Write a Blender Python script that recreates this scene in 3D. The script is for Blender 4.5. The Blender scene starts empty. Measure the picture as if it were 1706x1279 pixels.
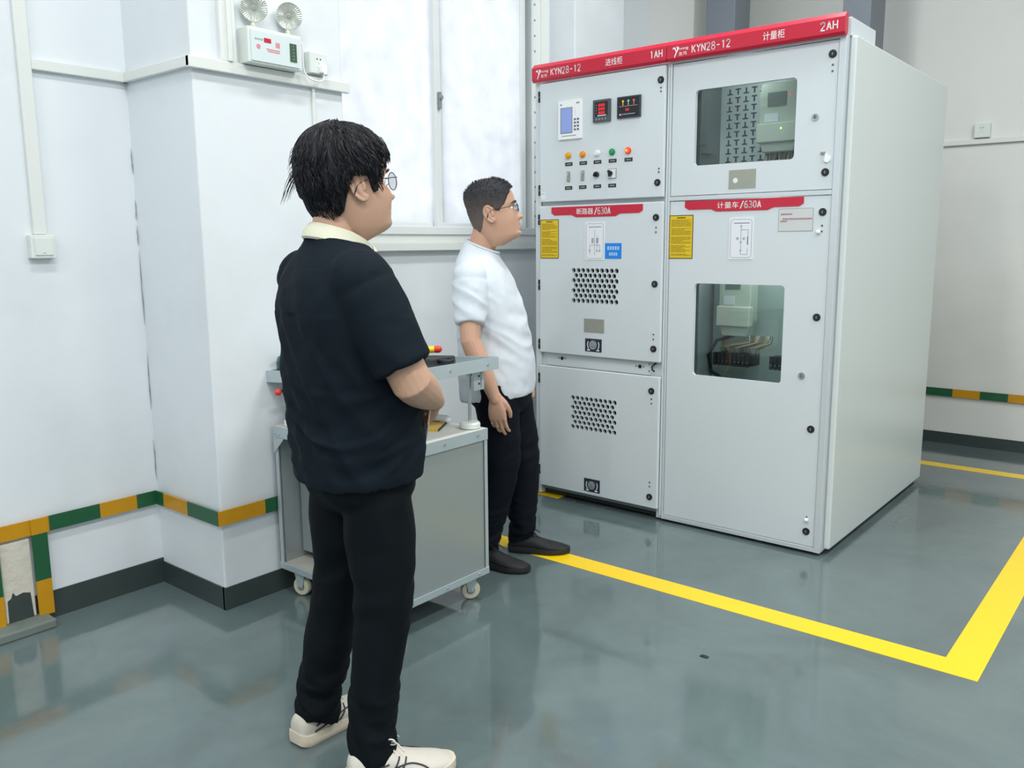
import bpy, bmesh, math, random
from mathutils import Vector, Matrix, noise
random.seed(7)
S = bpy.context.scene
COL = S.collection
PI = math.pi

# ------------------------------------------------------------------ camera
CAM = Vector((2.8920, -3.7324, 1.4187))
yaw, pitch, roll = -0.68476, 0.16196, -0.00663
w = Vector((math.sin(yaw)*math.cos(pitch), math.cos(yaw)*math.cos(pitch), -math.sin(pitch)))
r = Vector((math.cos(yaw), -math.sin(yaw), 0)); u = r.cross(w)
r2 = r*math.cos(roll)+u*math.sin(roll); u2 = -r*math.sin(roll)+u*math.cos(roll)
cd = bpy.data.cameras.new('camera'); cam = bpy.data.objects.new('camera', cd); COL.objects.link(cam)
cd.sensor_width = 36; cd.lens = 1410.33/1706*36
cd.shift_x = -7.0/1706; cd.shift_y = -3.3/1706; cd.clip_start = .05
cam.matrix_world = Matrix(((r2.x, u2.x, -w.x, CAM.x), (r2.y, u2.y, -w.y, CAM.y), (r2.z, u2.z, -w.z, CAM.z), (0, 0, 0, 1)))
S.camera = cam

# ------------------------------------------------------------------ world, lights, exposure
S.view_settings.view_transform = 'Standard'; S.view_settings.look = 'None'
S.view_settings.exposure = -0.17; S.view_settings.gamma = 1; S.view_settings.use_curve_mapping = False
wd = bpy.data.worlds.new('daylight'); S.world = wd; wd.use_nodes = True
wd.node_tree.nodes['Background'].inputs[0].default_value = (.95, .975, 1, 1)
wd.node_tree.nodes['Background'].inputs[1].default_value = 1.95

def area(name, loc, sx, sy, power, color=(1, .995, .985), rot=(0, 0, 0)):
    l = bpy.data.lights.new(name, 'AREA'); l.shape = 'RECTANGLE'; l.size = sx; l.size_y = sy
    l.energy = power; l.color = color
    o = bpy.data.objects.new(name, l); o.location = loc; o.rotation_euler = rot; COL.objects.link(o); return o
for i, (x, y, e) in enumerate([(1.3, -2.9, 48), (1.3, -.1, 50), (3.6, -3.2, 70), (3.6, -.4, 75), (3.6, -5.6, 70), (1.3, -5.6, 50), (5.6, -2.2, 60)]):
    area('ceiling_lamp_light', (x, y, 4.12), .28, 1.2, e)

# ------------------------------------------------------------------ materials
def lin(c):
    if isinstance(c, str):
        c = [int(c[i:i+2], 16)/255 for i in (0, 2, 4)]
    return tuple((v/12.92 if v <= .04045 else ((v+.055)/1.055)**2.4) for v in c)+(1,)
MC = {}
def mat(name, col, rough=.5, metal=0, bump=0, bscale=60, var=0, vscale=4, emit=None, es=1, spec=.5, coat=0, stretch=(1, 1, 1), sheen=0):
    if name in MC: return MC[name]
    m = bpy.data.materials.new(name); m.use_nodes = True; nt = m.node_tree; b = nt.nodes['Principled BSDF']
    c = lin(col); b.inputs['Base Color'].default_value = c; b.inputs['Roughness'].default_value = rough
    b.inputs['Metallic'].default_value = metal; b.inputs['Specular IOR Level'].default_value = spec
    b.inputs['Coat Weight'].default_value = coat
    if sheen: b.inputs['Sheen Weight'].default_value = sheen
    tc = nt.nodes.new('ShaderNodeTexCoord'); mp = nt.nodes.new('ShaderNodeMapping'); mp.inputs['Scale'].default_value = stretch
    nt.links.new(tc.outputs['Object'], mp.inputs[0])
    if var or not bump:
        n = nt.nodes.new('ShaderNodeTexNoise'); n.inputs['Scale'].default_value = vscale; n.inputs['Detail'].default_value = 5
        nt.links.new(mp.outputs[0], n.inputs['Vector'])
        rp = nt.nodes.new('ShaderNodeMapRange'); v = var or .02
        rp.inputs['To Min'].default_value = 1-v; rp.inputs['To Max'].default_value = 1+v*.6
        mx = nt.nodes.new('ShaderNodeVectorMath'); mx.operation = 'SCALE'; mx.inputs[0].default_value = c[:3]
        nt.links.new(n.outputs['Fac'], rp.inputs[0]); nt.links.new(rp.outputs[0], mx.inputs['Scale']); nt.links.new(mx.outputs[0], b.inputs['Base Color'])
    if bump:
        n = nt.nodes.new('ShaderNodeTexNoise'); n.inputs['Scale'].default_value = bscale; n.inputs['Detail'].default_value = 4
        nt.links.new(mp.outputs[0], n.inputs['Vector'])
        bp = nt.nodes.new('ShaderNodeBump'); bp.inputs['Strength'].default_value = bump; bp.inputs['Distance'].default_value = .01
        nt.links.new(n.outputs['Fac'], bp.inputs['Height']); nt.links.new(bp.outputs[0], b.inputs['Normal'])
    if emit:
        b.inputs['Emission Color'].default_value = lin(emit); b.inputs['Emission Strength'].default_value = es
    MC[name] = m; return m

def wall_material(name, base, dirt, amt=.5):
    m = bpy.data.materials.new(name); m.use_nodes = True; nt = m.node_tree; b = nt.nodes['Principled BSDF']; L = nt.links
    tc = nt.nodes.new('ShaderNodeTexCoord')
    n1 = nt.nodes.new('ShaderNodeTexNoise'); n1.inputs['Scale'].default_value = 1.3; n1.inputs['Detail'].default_value = 6; n1.inputs['Roughness'].default_value = .6
    n2 = nt.nodes.new('ShaderNodeTexNoise'); n2.inputs['Scale'].default_value = 22; n2.inputs['Detail'].default_value = 8; n2.inputs['Roughness'].default_value = .75
    L.new(tc.outputs['Object'], n1.inputs['Vector']); L.new(tc.outputs['Object'], n2.inputs['Vector'])
    r1 = nt.nodes.new('ShaderNodeMapRange'); r1.inputs[1].default_value = .45; r1.inputs[2].default_value = .75; r1.inputs['To Max'].default_value = amt
    r2_ = nt.nodes.new('ShaderNodeMapRange'); r2_.inputs[1].default_value = .69; r2_.inputs[2].default_value = .76; r2_.inputs['To Max'].default_value = amt*.9
    L.new(n1.outputs['Fac'], r1.inputs[0]); L.new(n2.outputs['Fac'], r2_.inputs[0])
    ad = nt.nodes.new('ShaderNodeMath'); ad.operation = 'MAXIMUM'; L.new(r1.outputs[0], ad.inputs[0]); L.new(r2_.outputs[0], ad.inputs[1])
    mx = nt.nodes.new('ShaderNodeMix'); mx.data_type = 'RGBA'; mx.inputs['A'].default_value = lin(base); mx.inputs['B'].default_value = lin(dirt)
    L.new(ad.outputs[0], mx.inputs['Factor']); L.new(mx.outputs['Result'], b.inputs['Base Color'])
    b.inputs['Roughness'].default_value = .55
    bp = nt.nodes.new('ShaderNodeBump'); bp.inputs['Strength'].default_value = .25; bp.inputs['Distance'].default_value = .01
    n3 = nt.nodes.new('ShaderNodeTexNoise'); n3.inputs['Scale'].default_value = 5; n3.inputs['Detail'].default_value = 3
    L.new(tc.outputs['Object'], n3.inputs['Vector']); L.new(n3.outputs['Fac'], bp.inputs['Height']); L.new(bp.outputs[0], b.inputs['Normal'])
    return m
M_WALL = wall_material('white_plaster', 'e0e6ea', 'c6cccd', .5)
M_FARWALL = wall_material('far_plaster', 'dfe1dd', 'cdd0cc', .45)
M_CEIL = mat('ceiling_paint', 'e6e8e6', .8)

def floor_material():
    m = bpy.data.materials.new('epoxy_floor'); m.use_nodes = True; nt = m.node_tree; b = nt.nodes['Principled BSDF']; L = nt.links
    tc = nt.nodes.new('ShaderNodeTexCoord')
    n1 = nt.nodes.new('ShaderNodeTexNoise'); n1.inputs['Scale'].default_value = 1.6; n1.inputs['Detail'].default_value = 7; n1.inputs['Roughness'].default_value = .62; n1.inputs['Distortion'].default_value = .6
    L.new(tc.outputs['Object'], n1.inputs['Vector'])
    cr = nt.nodes.new('ShaderNodeValToRGB'); e = cr.color_ramp.elements
    e[0].position = .3; e[0].color = lin('536060'); e[1].position = .7; e[1].color = lin('687777')
    x = cr.color_ramp.elements.new(.5); x.color = lin('5f6e6f')
    L.new(n1.outputs['Fac'], cr.inputs[0]); L.new(cr.outputs[0], b.inputs['Base Color'])
    n2 = nt.nodes.new('ShaderNodeTexNoise'); n2.inputs['Scale'].default_value = 3.2; n2.inputs['Detail'].default_value = 5
    L.new(tc.outputs['Object'], n2.inputs['Vector'])
    rr = nt.nodes.new('ShaderNodeMapRange'); rr.inputs[1].default_value = .35; rr.inputs[2].default_value = .7; rr.inputs['To Min'].default_value = .06; rr.inputs['To Max'].default_value = .17
    L.new(n2.outputs['Fac'], rr.inputs[0]); L.new(rr.outputs[0], b.inputs['Roughness'])
    n3 = nt.nodes.new('ShaderNodeTexNoise'); n3.inputs['Scale'].default_value = 7; n3.inputs['Detail'].default_value = 3
    L.new(tc.outputs['Object'], n3.inputs['Vector'])
    bp = nt.nodes.new('ShaderNodeBump'); bp.inputs['Strength'].default_value = .03; bp.inputs['Distance'].default_value = .02
    L.new(n3.outputs['Fac'], bp.inputs['Height']); L.new(bp.outputs[0], b.inputs['Normal'])
    b.inputs['Specular IOR Level'].default_value = .7; b.inputs['Coat Weight'].default_value = .25; b.inputs['Coat Roughness'].default_value = .06
    return m
M_FLOOR = floor_material()
M_BASE = mat('baseboard_paint', '3a4544', .35, var=.25, vscale=9)
M_CAB = mat('cabinet_paint', 'd6dee1', .32, bump=.02, bscale=350, spec=.5)
M_CABSIDE = mat('cabinet_side_paint', 'd3dbd9', .3, spec=.5)
M_FRAME = mat('cabinet_frame_aluminium', 'd5dce0', .3, .25)
M_IN = mat('cabinet_inside', '7e8c8b', .6)
M_GAP = mat('dark_gap', '23292a', .7)
M_RED = mat('red_enamel', 'c8203c', .3)
M_WHITE = mat('white_print', 'f2f4f4', .5)
M_BLACK = mat('black_plastic', '17191b', .4)
M_BLACKM = mat('black_matt', '26292b', .6)
M_CHROME = mat('chrome', 'c9cdcf', .2, .9)
M_STEEL = mat('galvanised_steel', 'b7c4c8', .36, .35, var=.06, vscale=14)
M_YELLOW = mat('yellow_paint', 'f7d014', .3, var=.05, vscale=6)
M_YEL2 = mat('yellow_strip_paint', 'c89008', .4, var=.15, vscale=10)
M_GREEN = mat('green_strip_paint', '1c5a38', .4, var=.2, vscale=10)
M_STICKY = mat('yellow_sticker', 'e6c317', .5)
M_PAPER = mat('white_paper', 'e9edf2', .6)
M_INK = mat('ink', '4a4a48', .6)
M_INKY = mat('ink_on_yellow', '8d7410', .6)
M_DKYEL = mat('ink_border', '4d4020', .6)
M_PVC = mat('white_pvc', 'dfe3df', .4)
M_PVC2 = mat('pale_plastic', 'dde4df', .35)
M_SLATE = mat('slate_post_paint', '6c737b', .45, var=.08, vscale=5)
M_ALU = mat('window_aluminium', 'e3e8e7', .35, 0, var=.05)
M_GREY = mat('grey_print', '8b9092', .5)
M_PLATE = mat('brushed_plate', 'a8aa9e', .4, .4, var=.08, vscale=30)

def glass_material(name, tint, glossy=.12, g_rough=.02):
    m = bpy.data.materials.new(name); m.use_nodes = True; nt = m.node_tree; nt.nodes.remove(nt.nodes['Principled BSDF'])
    out = nt.nodes['Material Output']; t = nt.nodes.new('ShaderNodeBsdfTransparent'); t.inputs[0].default_value = lin(tint)
    g = nt.nodes.new('ShaderNodeBsdfGlossy'); g.inputs['Roughness'].default_value = g_rough
    f = nt.nodes.new('ShaderNodeLayerWeight'); pw = nt.nodes.new('ShaderNodeMath'); pw.operation = 'POWER'; pw.inputs[1].default_value = 4; nt.links.new(f.outputs['Facing'], pw.inputs[0])
    a = nt.nodes.new('ShaderNodeMath'); a.operation = 'MULTIPLY_ADD'; a.inputs[1].default_value = .7; a.inputs[2].default_value = .03+glossy*.4; nt.links.new(pw.outputs[0], a.inputs[0])
    mx = nt.nodes.new('ShaderNodeMixShader'); nt.links.new(a.outputs[0], mx.inputs[0]); nt.links.new(t.outputs[0], mx.inputs[1]); nt.links.new(g.outputs[0], mx.inputs[2])
    nt.links.new(mx.outputs[0], out.inputs[0]); return m
M_GLASS = glass_material('cabinet_glass', 'eaf0ef', .03)
M_LENS = glass_material('spectacle_glass', 'f2f4f5', .05)
M_TEAL = glass_material('teal_glass', 'a9cdcd', .1)
def frosted():
    m = bpy.data.materials.new('frosted_pane'); m.use_nodes = True; nt = m.node_tree; nt.nodes.remove(nt.nodes['Principled BSDF'])
    out = nt.nodes['Material Output']; tc = nt.nodes.new('ShaderNodeTexCoord')
    n = nt.nodes.new('ShaderNodeTexNoise'); n.inputs['Scale'].default_value = 9; n.inputs['Detail'].default_value = 9; nt.links.new(tc.outputs['Object'], n.inputs['Vector'])
    n.inputs['Roughness'].default_value = .6
    cr = nt.nodes.new('ShaderNodeValToRGB'); cr.color_ramp.elements[0].position = .3; cr.color_ramp.elements[0].color = lin('eef1f5'); cr.color_ramp.elements[1].position = .65; cr.color_ramp.elements[1].color = lin('fcfdff')
    nt.links.new(n.outputs['Fac'], cr.inputs[0])
    t = nt.nodes.new('ShaderNodeBsdfTranslucent'); nt.links.new(cr.outputs[0], t.inputs[0])
    d = nt.nodes.new('ShaderNodeBsdfDiffuse'); d.inputs[0].default_value = (.7, .72, .74, 1)
    mx = nt.nodes.new('ShaderNodeMixShader'); mx.inputs[0].default_value = .35
    nt.links.new(t.outputs[0], mx.inputs[1]); nt.links.new(d.outputs[0], mx.inputs[2]); nt.links.new(mx.outputs[0], out.inputs[0]); return m
M_FROST = frosted()

# ------------------------------------------------------------------ mesh helpers
class MB:
    def __init__(s): s.v = []; s.f = []; s.m = []; s.mats = []; s.M = Matrix.Identity(4); s.cur = 0; s.sm = []; s.smooth = False
    def use(s, m):
        if m not in s.mats: s.mats.append(m)
        s.cur = s.mats.index(m); return s
    def add(s, vs, fs):
        b = len(s.v); s.v += [s.M @ Vector(v) for v in vs]
        for f in fs: s.f.append([b+i for i in f]); s.m.append(s.cur); s.sm.append(s.smooth)
        return s
    def box(s, x0, x1, y0, y1, z0, z1):
        v = [(x, y, z) for z in (z0, z1) for y in (y0, y1) for x in (x0, x1)]
        return s.add(v, [(0, 2, 3, 1), (4, 5, 7, 6), (0, 1, 5, 4), (2, 6, 7, 3), (0, 4, 6, 2), (1, 3, 7, 5)])
    def cyl(s, p0, p1, ra, rb=None, n=20, cap=True):
        return s.tube([p0, p1], [ra, ra if rb is None else rb], n, cap)
    def tube(s, pts, rad, n=10, cap=True, closed=False):
        pts = [Vector(p) for p in pts]
        if not isinstance(rad, (list, tuple)): rad = [rad]*len(pts)
        t = (pts[1]-pts[0]).normalized(); a = t.orthogonal().normalized(); vs = []; k = len(pts)
        for i, p in enumerate(pts):
            d = (pts[min(i+1, k-1)]-pts[max(i-1, 0)]).normalized() if not closed else (pts[(i+1) % k]-pts[i-1]).normalized()
            a = (a-d*a.dot(d)).normalized(); b = d.cross(a)
            for j in range(n):
                q = 2*PI*j/n; vs.append(p+(a*math.cos(q)+b*math.sin(q))*rad[i])
        fs = [(i*n+j, i*n+(j+1) % n, (i+1)*n+(j+1) % n, (i+1)*n+j) for i in range(k-1) for j in range(n)]
        if closed: fs += [((k-1)*n+j, (k-1)*n+(j+1) % n, (j+1) % n, j) for j in range(n)]
        elif cap: fs += [tuple(range(n-1, -1, -1)), tuple((k-1)*n+j for j in range(n))]
        return s.add(vs, fs)
    def limb(s, pts, rad, n=14):   # tube with rounded ends
        pts = [Vector(p) for p in pts]; a = (pts[0]-pts[1]).normalized(); b = (pts[-1]-pts[-2]).normalized()
        P = [pts[0]+a*rad[0]*.95, pts[0]+a*rad[0]*.75, pts[0]+a*rad[0]*.4]+pts+[pts[-1]+b*rad[-1]*.4, pts[-1]+b*rad[-1]*.75, pts[-1]+b*rad[-1]*.95]
        R = [rad[0]*.25, rad[0]*.66, rad[0]*.92]+list(rad)+[rad[-1]*.92, rad[-1]*.66, rad[-1]*.25]
        return s.tube(P, R, n)
    def rings(s, R, cap0=True, cap1=True):
        n = len(R[0]); vs = [v for q in R for v in q]
        fs = [(i*n+j, i*n+(j+1) % n, (i+1)*n+(j+1) % n, (i+1)*n+j) for i in range(len(R)-1) for j in range(n)]
        if cap0: fs.append(tuple(range(n-1, -1, -1)))
        if cap1: fs.append(tuple((len(R)-1)*n+j for j in range(n)))
        return s.add(vs, fs)
    def prism(s, pts, y0, y1):   # pts (x,z) outline, extruded along y
        n = len(pts); vs = [(x, y0, z) for x, z in pts]+[(x, y1, z) for x, z in pts]
        return s.add(vs, [tuple(range(n)), tuple(range(2*n-1, n-1, -1))]+[(i, n+i, n+(i+1) % n, (i+1) % n) for i in range(n)])
    def ball(s, c, ra, n=14, sc=(1, 1, 1)):
        c = Vector(c); R = []
        for i in range(1, n//2+1):
            a = PI*i/(n//2+1); R.append([c+Vector((sc[0]*ra*math.sin(a)*math.cos(2*PI*j/n), sc[1]*ra*math.sin(a)*math.sin(2*PI*j/n), -sc[2]*ra*math.cos(a))) for j in range(n)])
        return s.rings(R)
    def text(s, body, x0, x1, z0, z1, y, e=.0008, fit=True):
        c = bpy.data.curves.new('t', 'FONT'); c.body = body; c.size = 1; c.extrude = 0; c.resolution_u = 3
        o = bpy.data.objects.new('t', c); COL.objects.link(o)
        me = bpy.data.meshes.new_from_object(o.evaluated_get(bpy.context.evaluated_depsgraph_get()))
        xs = [v.co.x for v in me.vertices]; ys = [v.co.y for v in me.vertices]
        if xs:
            a, b_, c_, d_ = min(xs), max(xs), min(ys), max(ys); kx = (x1-x0)/(b_-a); kz = (z1-z0)/(d_-c_)
            s.add([(x0+(v.co.x-a)*kx, y, z0+(v.co.y-c_)*kz) for v in me.vertices], [tuple(p.vertices) for p in me.polygons])
        bpy.data.objects.remove(o); bpy.data.curves.remove(c); bpy.data.meshes.remove(me); return s
    def build(s, name, m=None, parent=None, bevel=0, seg=2, smooth=None):
        me = bpy.data.meshes.new(name); me.from_pydata([tuple(v) for v in s.v], [], s.f)
        if m is not None and not s.mats: s.mats = [m]
        for q in s.mats: me.materials.append(q)
        for p, i, q in zip(me.polygons, s.m, s.sm): p.material_index = i; p.use_smooth = q
        o = bpy.data.objects.new(name, me); COL.objects.link(o)
        if parent is not None: o.parent = parent
        if smooth:
            me.polygons.foreach_set('use_smooth', [True]*len(me.polygons))
            if smooth != 'all': me.set_sharp_from_angle(angle=math.radians(smooth if smooth is not True else 40))
        if bevel:
            b = o.modifiers.new('bevel', 'BEVEL'); b.width = bevel; b.segments = seg; b.limit_method = 'ANGLE'; b.angle_limit = math.radians(40)
        me.validate(); return o
def tag(o, label=None, cat=None, group=None, kind=None):
    for k, v in (('label', label), ('category', cat), ('group', group), ('kind', kind)):
        if v: o[k] = v
    return o
def thing(name, label, cat, loc=(0, 0, 0), rz=0, group=None):
    o = bpy.data.objects.new(name, None); COL.objects.link(o); o.location = loc; o.rotation_euler = (0, 0, rz); o.empty_display_size = .1
    return tag(o, label, cat, group)
def struct(name, mb, m=None, **k): return tag(mb.build(name, m, **k), kind='structure')
def bake(o):   # apply all modifiers into the mesh
    dg = bpy.context.evaluated_depsgraph_get(); dg.update()
    me = bpy.data.meshes.new_from_object(o.evaluated_get(dg)); old = o.data; o.modifiers.clear(); o.data = me; me.name = o.name; bpy.data.meshes.remove(old); return o
def cut(o, cutter):
    c = cutter.build('cutter', M_GAP)
    c.parent = o.parent
    b = o.modifiers.new('cut', 'BOOLEAN'); b.operation = 'DIFFERENCE'; b.solver = 'EXACT'; b.object = c
    bpy.context.view_layer.update(); bake(o); me = c.data; bpy.data.objects.remove(c); bpy.data.meshes.remove(me); return o
def B(*a): return MB().box(*a)
def rrect(x0, x1, z0, z1, rad, n=5):
    P = []
    for cx, cz, a0 in ((x1-rad, z1-rad, 0), (x0+rad, z1-rad, 90), (x0+rad, z0+rad, 180), (x1-rad, z0+rad, 270)):
        for i in range(n+1):
            a = math.radians(a0+90*i/n); P.append((cx+rad*math.cos(a), cz+rad*math.sin(a)))
    return P

# ------------------------------------------------------------------ room shell
XL, XC, YF = -.465, .008, 2.738
XR, YB, ZC = 6.6, -7.2, 4.2
YC0, YC1 = -2.016, -1.335
struct('floor', B(XL-.3, XR+.2, YB-.2, YF+.2, -.1, 0), M_FLOOR)
struct('ceiling', B(XL-.3, XR+.2, YB-.2, YF+.2, ZC, ZC+.1), M_CEIL)
WY0, WY1, WZ0, WZ1 = -1.05, .60, 1.47, 3.3
m = MB(); m.box(XL-.24, XL, YB, WY0, 0, ZC); m.box(XL-.24, XL, WY1, YF, 0, ZC); m.box(XL-.24, XL, WY0, WY1, 0, WZ0); m.box(XL-.24, XL, WY0, WY1, WZ1, ZC)
struct('wall_left', m, M_WALL)
struct('wall_pillar', B(XL-.01, XC, YC0, YC1, 0, ZC), M_WALL, bevel=.006)
struct('wall_pillar_far', B(XL-.01, -.27, .73, 1.29, 0, ZC), M_WALL, bevel=.006)
struct('wall_corner_pillar', B(XL-.01, -.1, 1.93, YF+.01, 0, ZC), M_FARWALL, bevel=.006)
struct('wall_far', B(XL-.3, XR+.2, YF, YF+.2, 0, ZC), M_FARWALL)
struct('wall_right', B(XR, XR+.2, YB, YF, 0, ZC), M_WALL)
struct('wall_back', B(XL-.3, XR+.2, YB-.2, YB, 0, ZC), M_WALL)
# painted skirting
struct('baseboard_left', B(XL, XL+.006, YB, YC0, 0, .107), M_BASE)
m = MB(); m.box(XL, XC, YC0-.006, YC0+.01, 0, .092); m.box(XC-.01, XC+.006, YC0-.006, YC1+.006, 0, .092); m.box(XL, XC-.01, YC1, YC1+.006, 0, .092)
struct('baseboard_pillar', m, M_BASE)
struct('baseboard_window', B(XL, XL+.006, YC1, YF, 0, .09), M_BASE)
struct('baseboard_far', B(XL, XR, YF-.006, YF, 0, .08), M_BASE)
# window
win = tag(B(XL-.2, XL-.14, WY0, WY1, WZ0+.002, WZ0+.05).build('window_1', M_ALU), kind='structure')
m = MB(); m.box(XL-.17, XL-.10, WY1-.05, WY1, WZ0, WZ1); m.box(XL-.17, XL-.06, WY0-.01, WY0+.05, WZ0, WZ1); m.box(XL-.17, XL-.10, WY0, WY1, WZ1-.05, WZ1)
m.build('window_frame', M_ALU, win, bevel=.003)
m = MB(); m.box(XL-.02, XL+.03, WY0-.05, .665, 1.47, 1.515).box(XL-.16, XL+.0, WY0, WY1, 1.455, 1.49); m.build('window_sill', M_ALU, win, bevel=.004)
m = MB(); m.box(XL-.02, XL+.045, WY0-.05, .672, 1.385, 1.425); m.box(XL-.02, XL+.02, WY0-.05, .672, 1.425, 1.47); m.build('window_ledge', M_PVC, win, bevel=.003)
for y0, y1, xo in ((WY0+.03, -.165, -.1), (-.235, WY1-.03, -.065)):
    f = MB()
    a, b = XL+xo-.03, XL+xo
    f.box(a, b, y0, y0+.045, 1.5, WZ1-.04); f.box(a, b, y1-.045, y1, 1.5, WZ1-.04); f.box(a, b, y0+.045, y1-.045, 1.5, 1.54); f.box(a, b, y0+.045, y1-.045, WZ1-.1, WZ1-.04)
    f = f.build('window_sash', M_ALU, win, bevel=.003)
    B(a+.012, a+.018, y0+.04, y1-.04, 1.53, WZ1-.08).build('window_pane', M_FROST, f)
m = MB(); m.box(XL-.065, XL-.045, -.218, -.2, 2.16, 2.25); m.cyl((XL-.05, -.209, 2.22), (XL-.035, -.209, 2.22), .012); m.build('window_catch', M_GREY, win, bevel=.002)
m = MB(); m.box(XL-.005, XL+.012, .555, .7, 1.42, WZ1+.05); m.box(XL-.0, XL+.02, .62, .64, 1.42, WZ1+.05)
m.use(M_GREY)
for k in range(20): m.cyl((XL+.01, .563, 1.5+.09*k), (XL+.016, .563, 1.5+.09*k), .006, n=8)
o = m.build('window_jamb_trim', None, win)
o.data.materials.clear(); o.data.materials.append(M_GREY)
o.data.materials.append(M_PVC)
for p in o.data.polygons: p.material_index = 1 if len(p.vertices) == 4 and p.area > .0006 else 0

# steel posts behind the cabinets
for x0, x1, yb, side in ((.123, .328, 1.91, 'left'), (1.024, 1.189, 1.95, 'right')):
    m = MB(); m.box(x0, x1, 1.68, yb, 0, ZC-.002)
    tag(m.build('steel_post', M_SLATE, bevel=.004), 'slate grey steel post behind the '+('middle of the two cabinets' if side == 'left' else 'right end of the 2AH cabinet'), 'post', 'steel posts behind the cabinets')

# cable trunking
def trunk(name, label, mb, **k): return tag(mb.build(name, M_PVC, bevel=.003, **k), label, 'trunking', 'white cable trunking')
m = MB(); m.box(XL, XL+.022, -2.37, YC0, 2.045, 2.083); trunk('cable_trunking', 'white horizontal cable trunking on the left wall, from the vertical duct to the corner', m)
m = MB(); m.box(XL, XC+.022, YC0-.022, YC0, 2.045, 2.083); trunk('cable_trunking', 'white cable trunking crossing the narrow side face of the pillar', m)
m = MB(); m.box(XC, XC+.024, YC0-.022, YC1+.022, 2.042, 2.083); trunk('cable_trunking', 'white cable trunking ledge under the emergency light on the pillar front', m)
m = MB(); m.box(XL, XL+.022, -2.415, -2.37, 1.463, ZC); trunk('cable_trunking', 'white vertical cable duct running down the left wall to the light switch', m)
m = MB(); m.box(XC, XC+.02, -1.905, -1.84, 2.0835, ZC); m.box(XC, XC+.03, -1.88, -1.862, 2.0835, ZC); trunk('cable_trunking', 'white vertical cable duct rising left of the emergency light', m)
m = MB(); m.box(XC, XC+.012, -1.497, -1.483, .55, 2.05); trunk('cable_trunking', 'thin white conduit dropping down the pillar behind the head of the man in black', m)
m = MB(); m.box(1.3, XR, YF-.022, YF, 2.052, 2.086); trunk('cable_trunking', 'white horizontal cable trunking on the far wall right of the cabinets', m)

# grounding strips
def strip(label, segs, parent=None):
    m = MB()
    for i, (c, b) in enumerate(segs): m.use(M_YEL2 if c == 'y' else M_GREEN).box(*b)
    return tag(m.build('grounding_strip', None, parent), label, 'grounding strip', 'yellow and green grounding strips')
z0, z1 = .352, .41
xw0, xw1 = XL+.018, XL+.023
ys = [(-3.2, -2.95, 'g'), (-2.95, -2.68, 'g'), (-2.68, -2.463, 'y'), (-2.463, -2.27, 'g'), (-2.27, -2.12, 'y'), (-2.12, YC0-.02, 'g')]
segs = [(c, (xw0, xw1, a, b, z0, z1)) for a, b, c in ys]
px = [(XL+.018, -.38, 'g'), (-.38, -.195, 'y'), (-.195, XC+.02, 'g')]
segs += [(c, (a, b, YC0-.023, YC0-.018, z0, z1)) for a, b, c in px]
py = [(YC0-.023, -1.83, 'y'), (-1.83, -1.62, 'g'), (-1.62, YC1, 'y')]
segs += [(c, (XC+.018, XC+.023, a, b, z0, z1)) for a, b, c in py]
strip('green and yellow banded grounding strip running around the pillar and left wall', segs)
strip('vertical yellow and green strip down the left wall, ending beside the skirting', [('g', (xw1, xw1+.006, -2.53, -2.475, .17, .352)), ('y', (xw1, xw1+.006, -2.53, -2.475, .03, .17)), ('y', (xw1, xw1+.006, -2.53, -2.47, .352, .411))])
strip('vertical yellow and green strip cut by the left edge of the photo', [('g', (xw1, xw1+.006, -2.70, -2.645, .15, .352)), ('y', (xw1, xw1+.006, -2.70, -2.645, .03, .15)), ('y', (xw1, xw1+.006, -2.72, -2.645, .352, .411))])
segs = []; x = .2; k = 0
while x < XR-.1:
    segs.append(('yg'[k % 2], (x, min(x+.171, XR-.02), YF-.023, YF-.018, .34, .395))); x += .171; k += 1
strip('green and yellow banded grounding strip along the far wall', segs)
cs_ = tag(B(XL, XL+.017, -2.64, -2.535, .035, .34).build('plaster_casing', mat('old_plaster', 'd2cdbf', .8, bump=.4, bscale=40, var=.12, vscale=18), bevel=.004), 'off-white rough plaster casing between the two vertical yellow and green strips', 'casing')
m = MB(); m.M = Matrix(((0, 1, 0, XL+.0172), (1, 0, 0, 0), (0, 0, 1, 0), (0, 0, 0, 1))); m.prism([(-2.632, .036), (-2.545, .036), (-2.55, .132), (-2.575, .14), (-2.60, .134), (-2.61, .15), (-2.617, .13), (-2.63, .122)], 0, .0008); m.build('grey_paint_patch', M_BASE, cs_)
tag(B(XL, -.36, -3.0, -2.50, 0, .035).build('concrete_plinth', mat('plinth_paint', '6f7a74', .6, var=.2, vscale=20), bevel=.006), 'low grey concrete plinth at the foot of the left wall strips', 'plinth')

# floor marking
def tape(label, *bx):
    m = MB()
    for b in bx: m.box(*b)
    return tag(m.build('floor_marking', M_YELLOW), label, 'floor marking', 'yellow floor marking lines')
tape('broad yellow line with a corner on the floor in front of the cabinets', (-.35, 2.43, -.80, -.685, 0, .0012), (2.31, 2.43, -.685, 2.02, 0, .0012))
tape('yellow line on the floor behind the cabinets, parallel to the far wall', (-.3, 6.4, 2.02, 2.12, 0, .0012))
tape('short yellow line end poking out under the left cabinet corner', (-.38, .16, -.02, .07, 0, .003))
tag(MB().prism([(1.64, 0), (1.672, 0), (1.668, .003), (1.65, .004)], -1.205, -1.19).build('paint_chip', M_BLACKM), 'tiny dark chip lying on the grey floor in front of the yellow line', 'debris')

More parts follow.
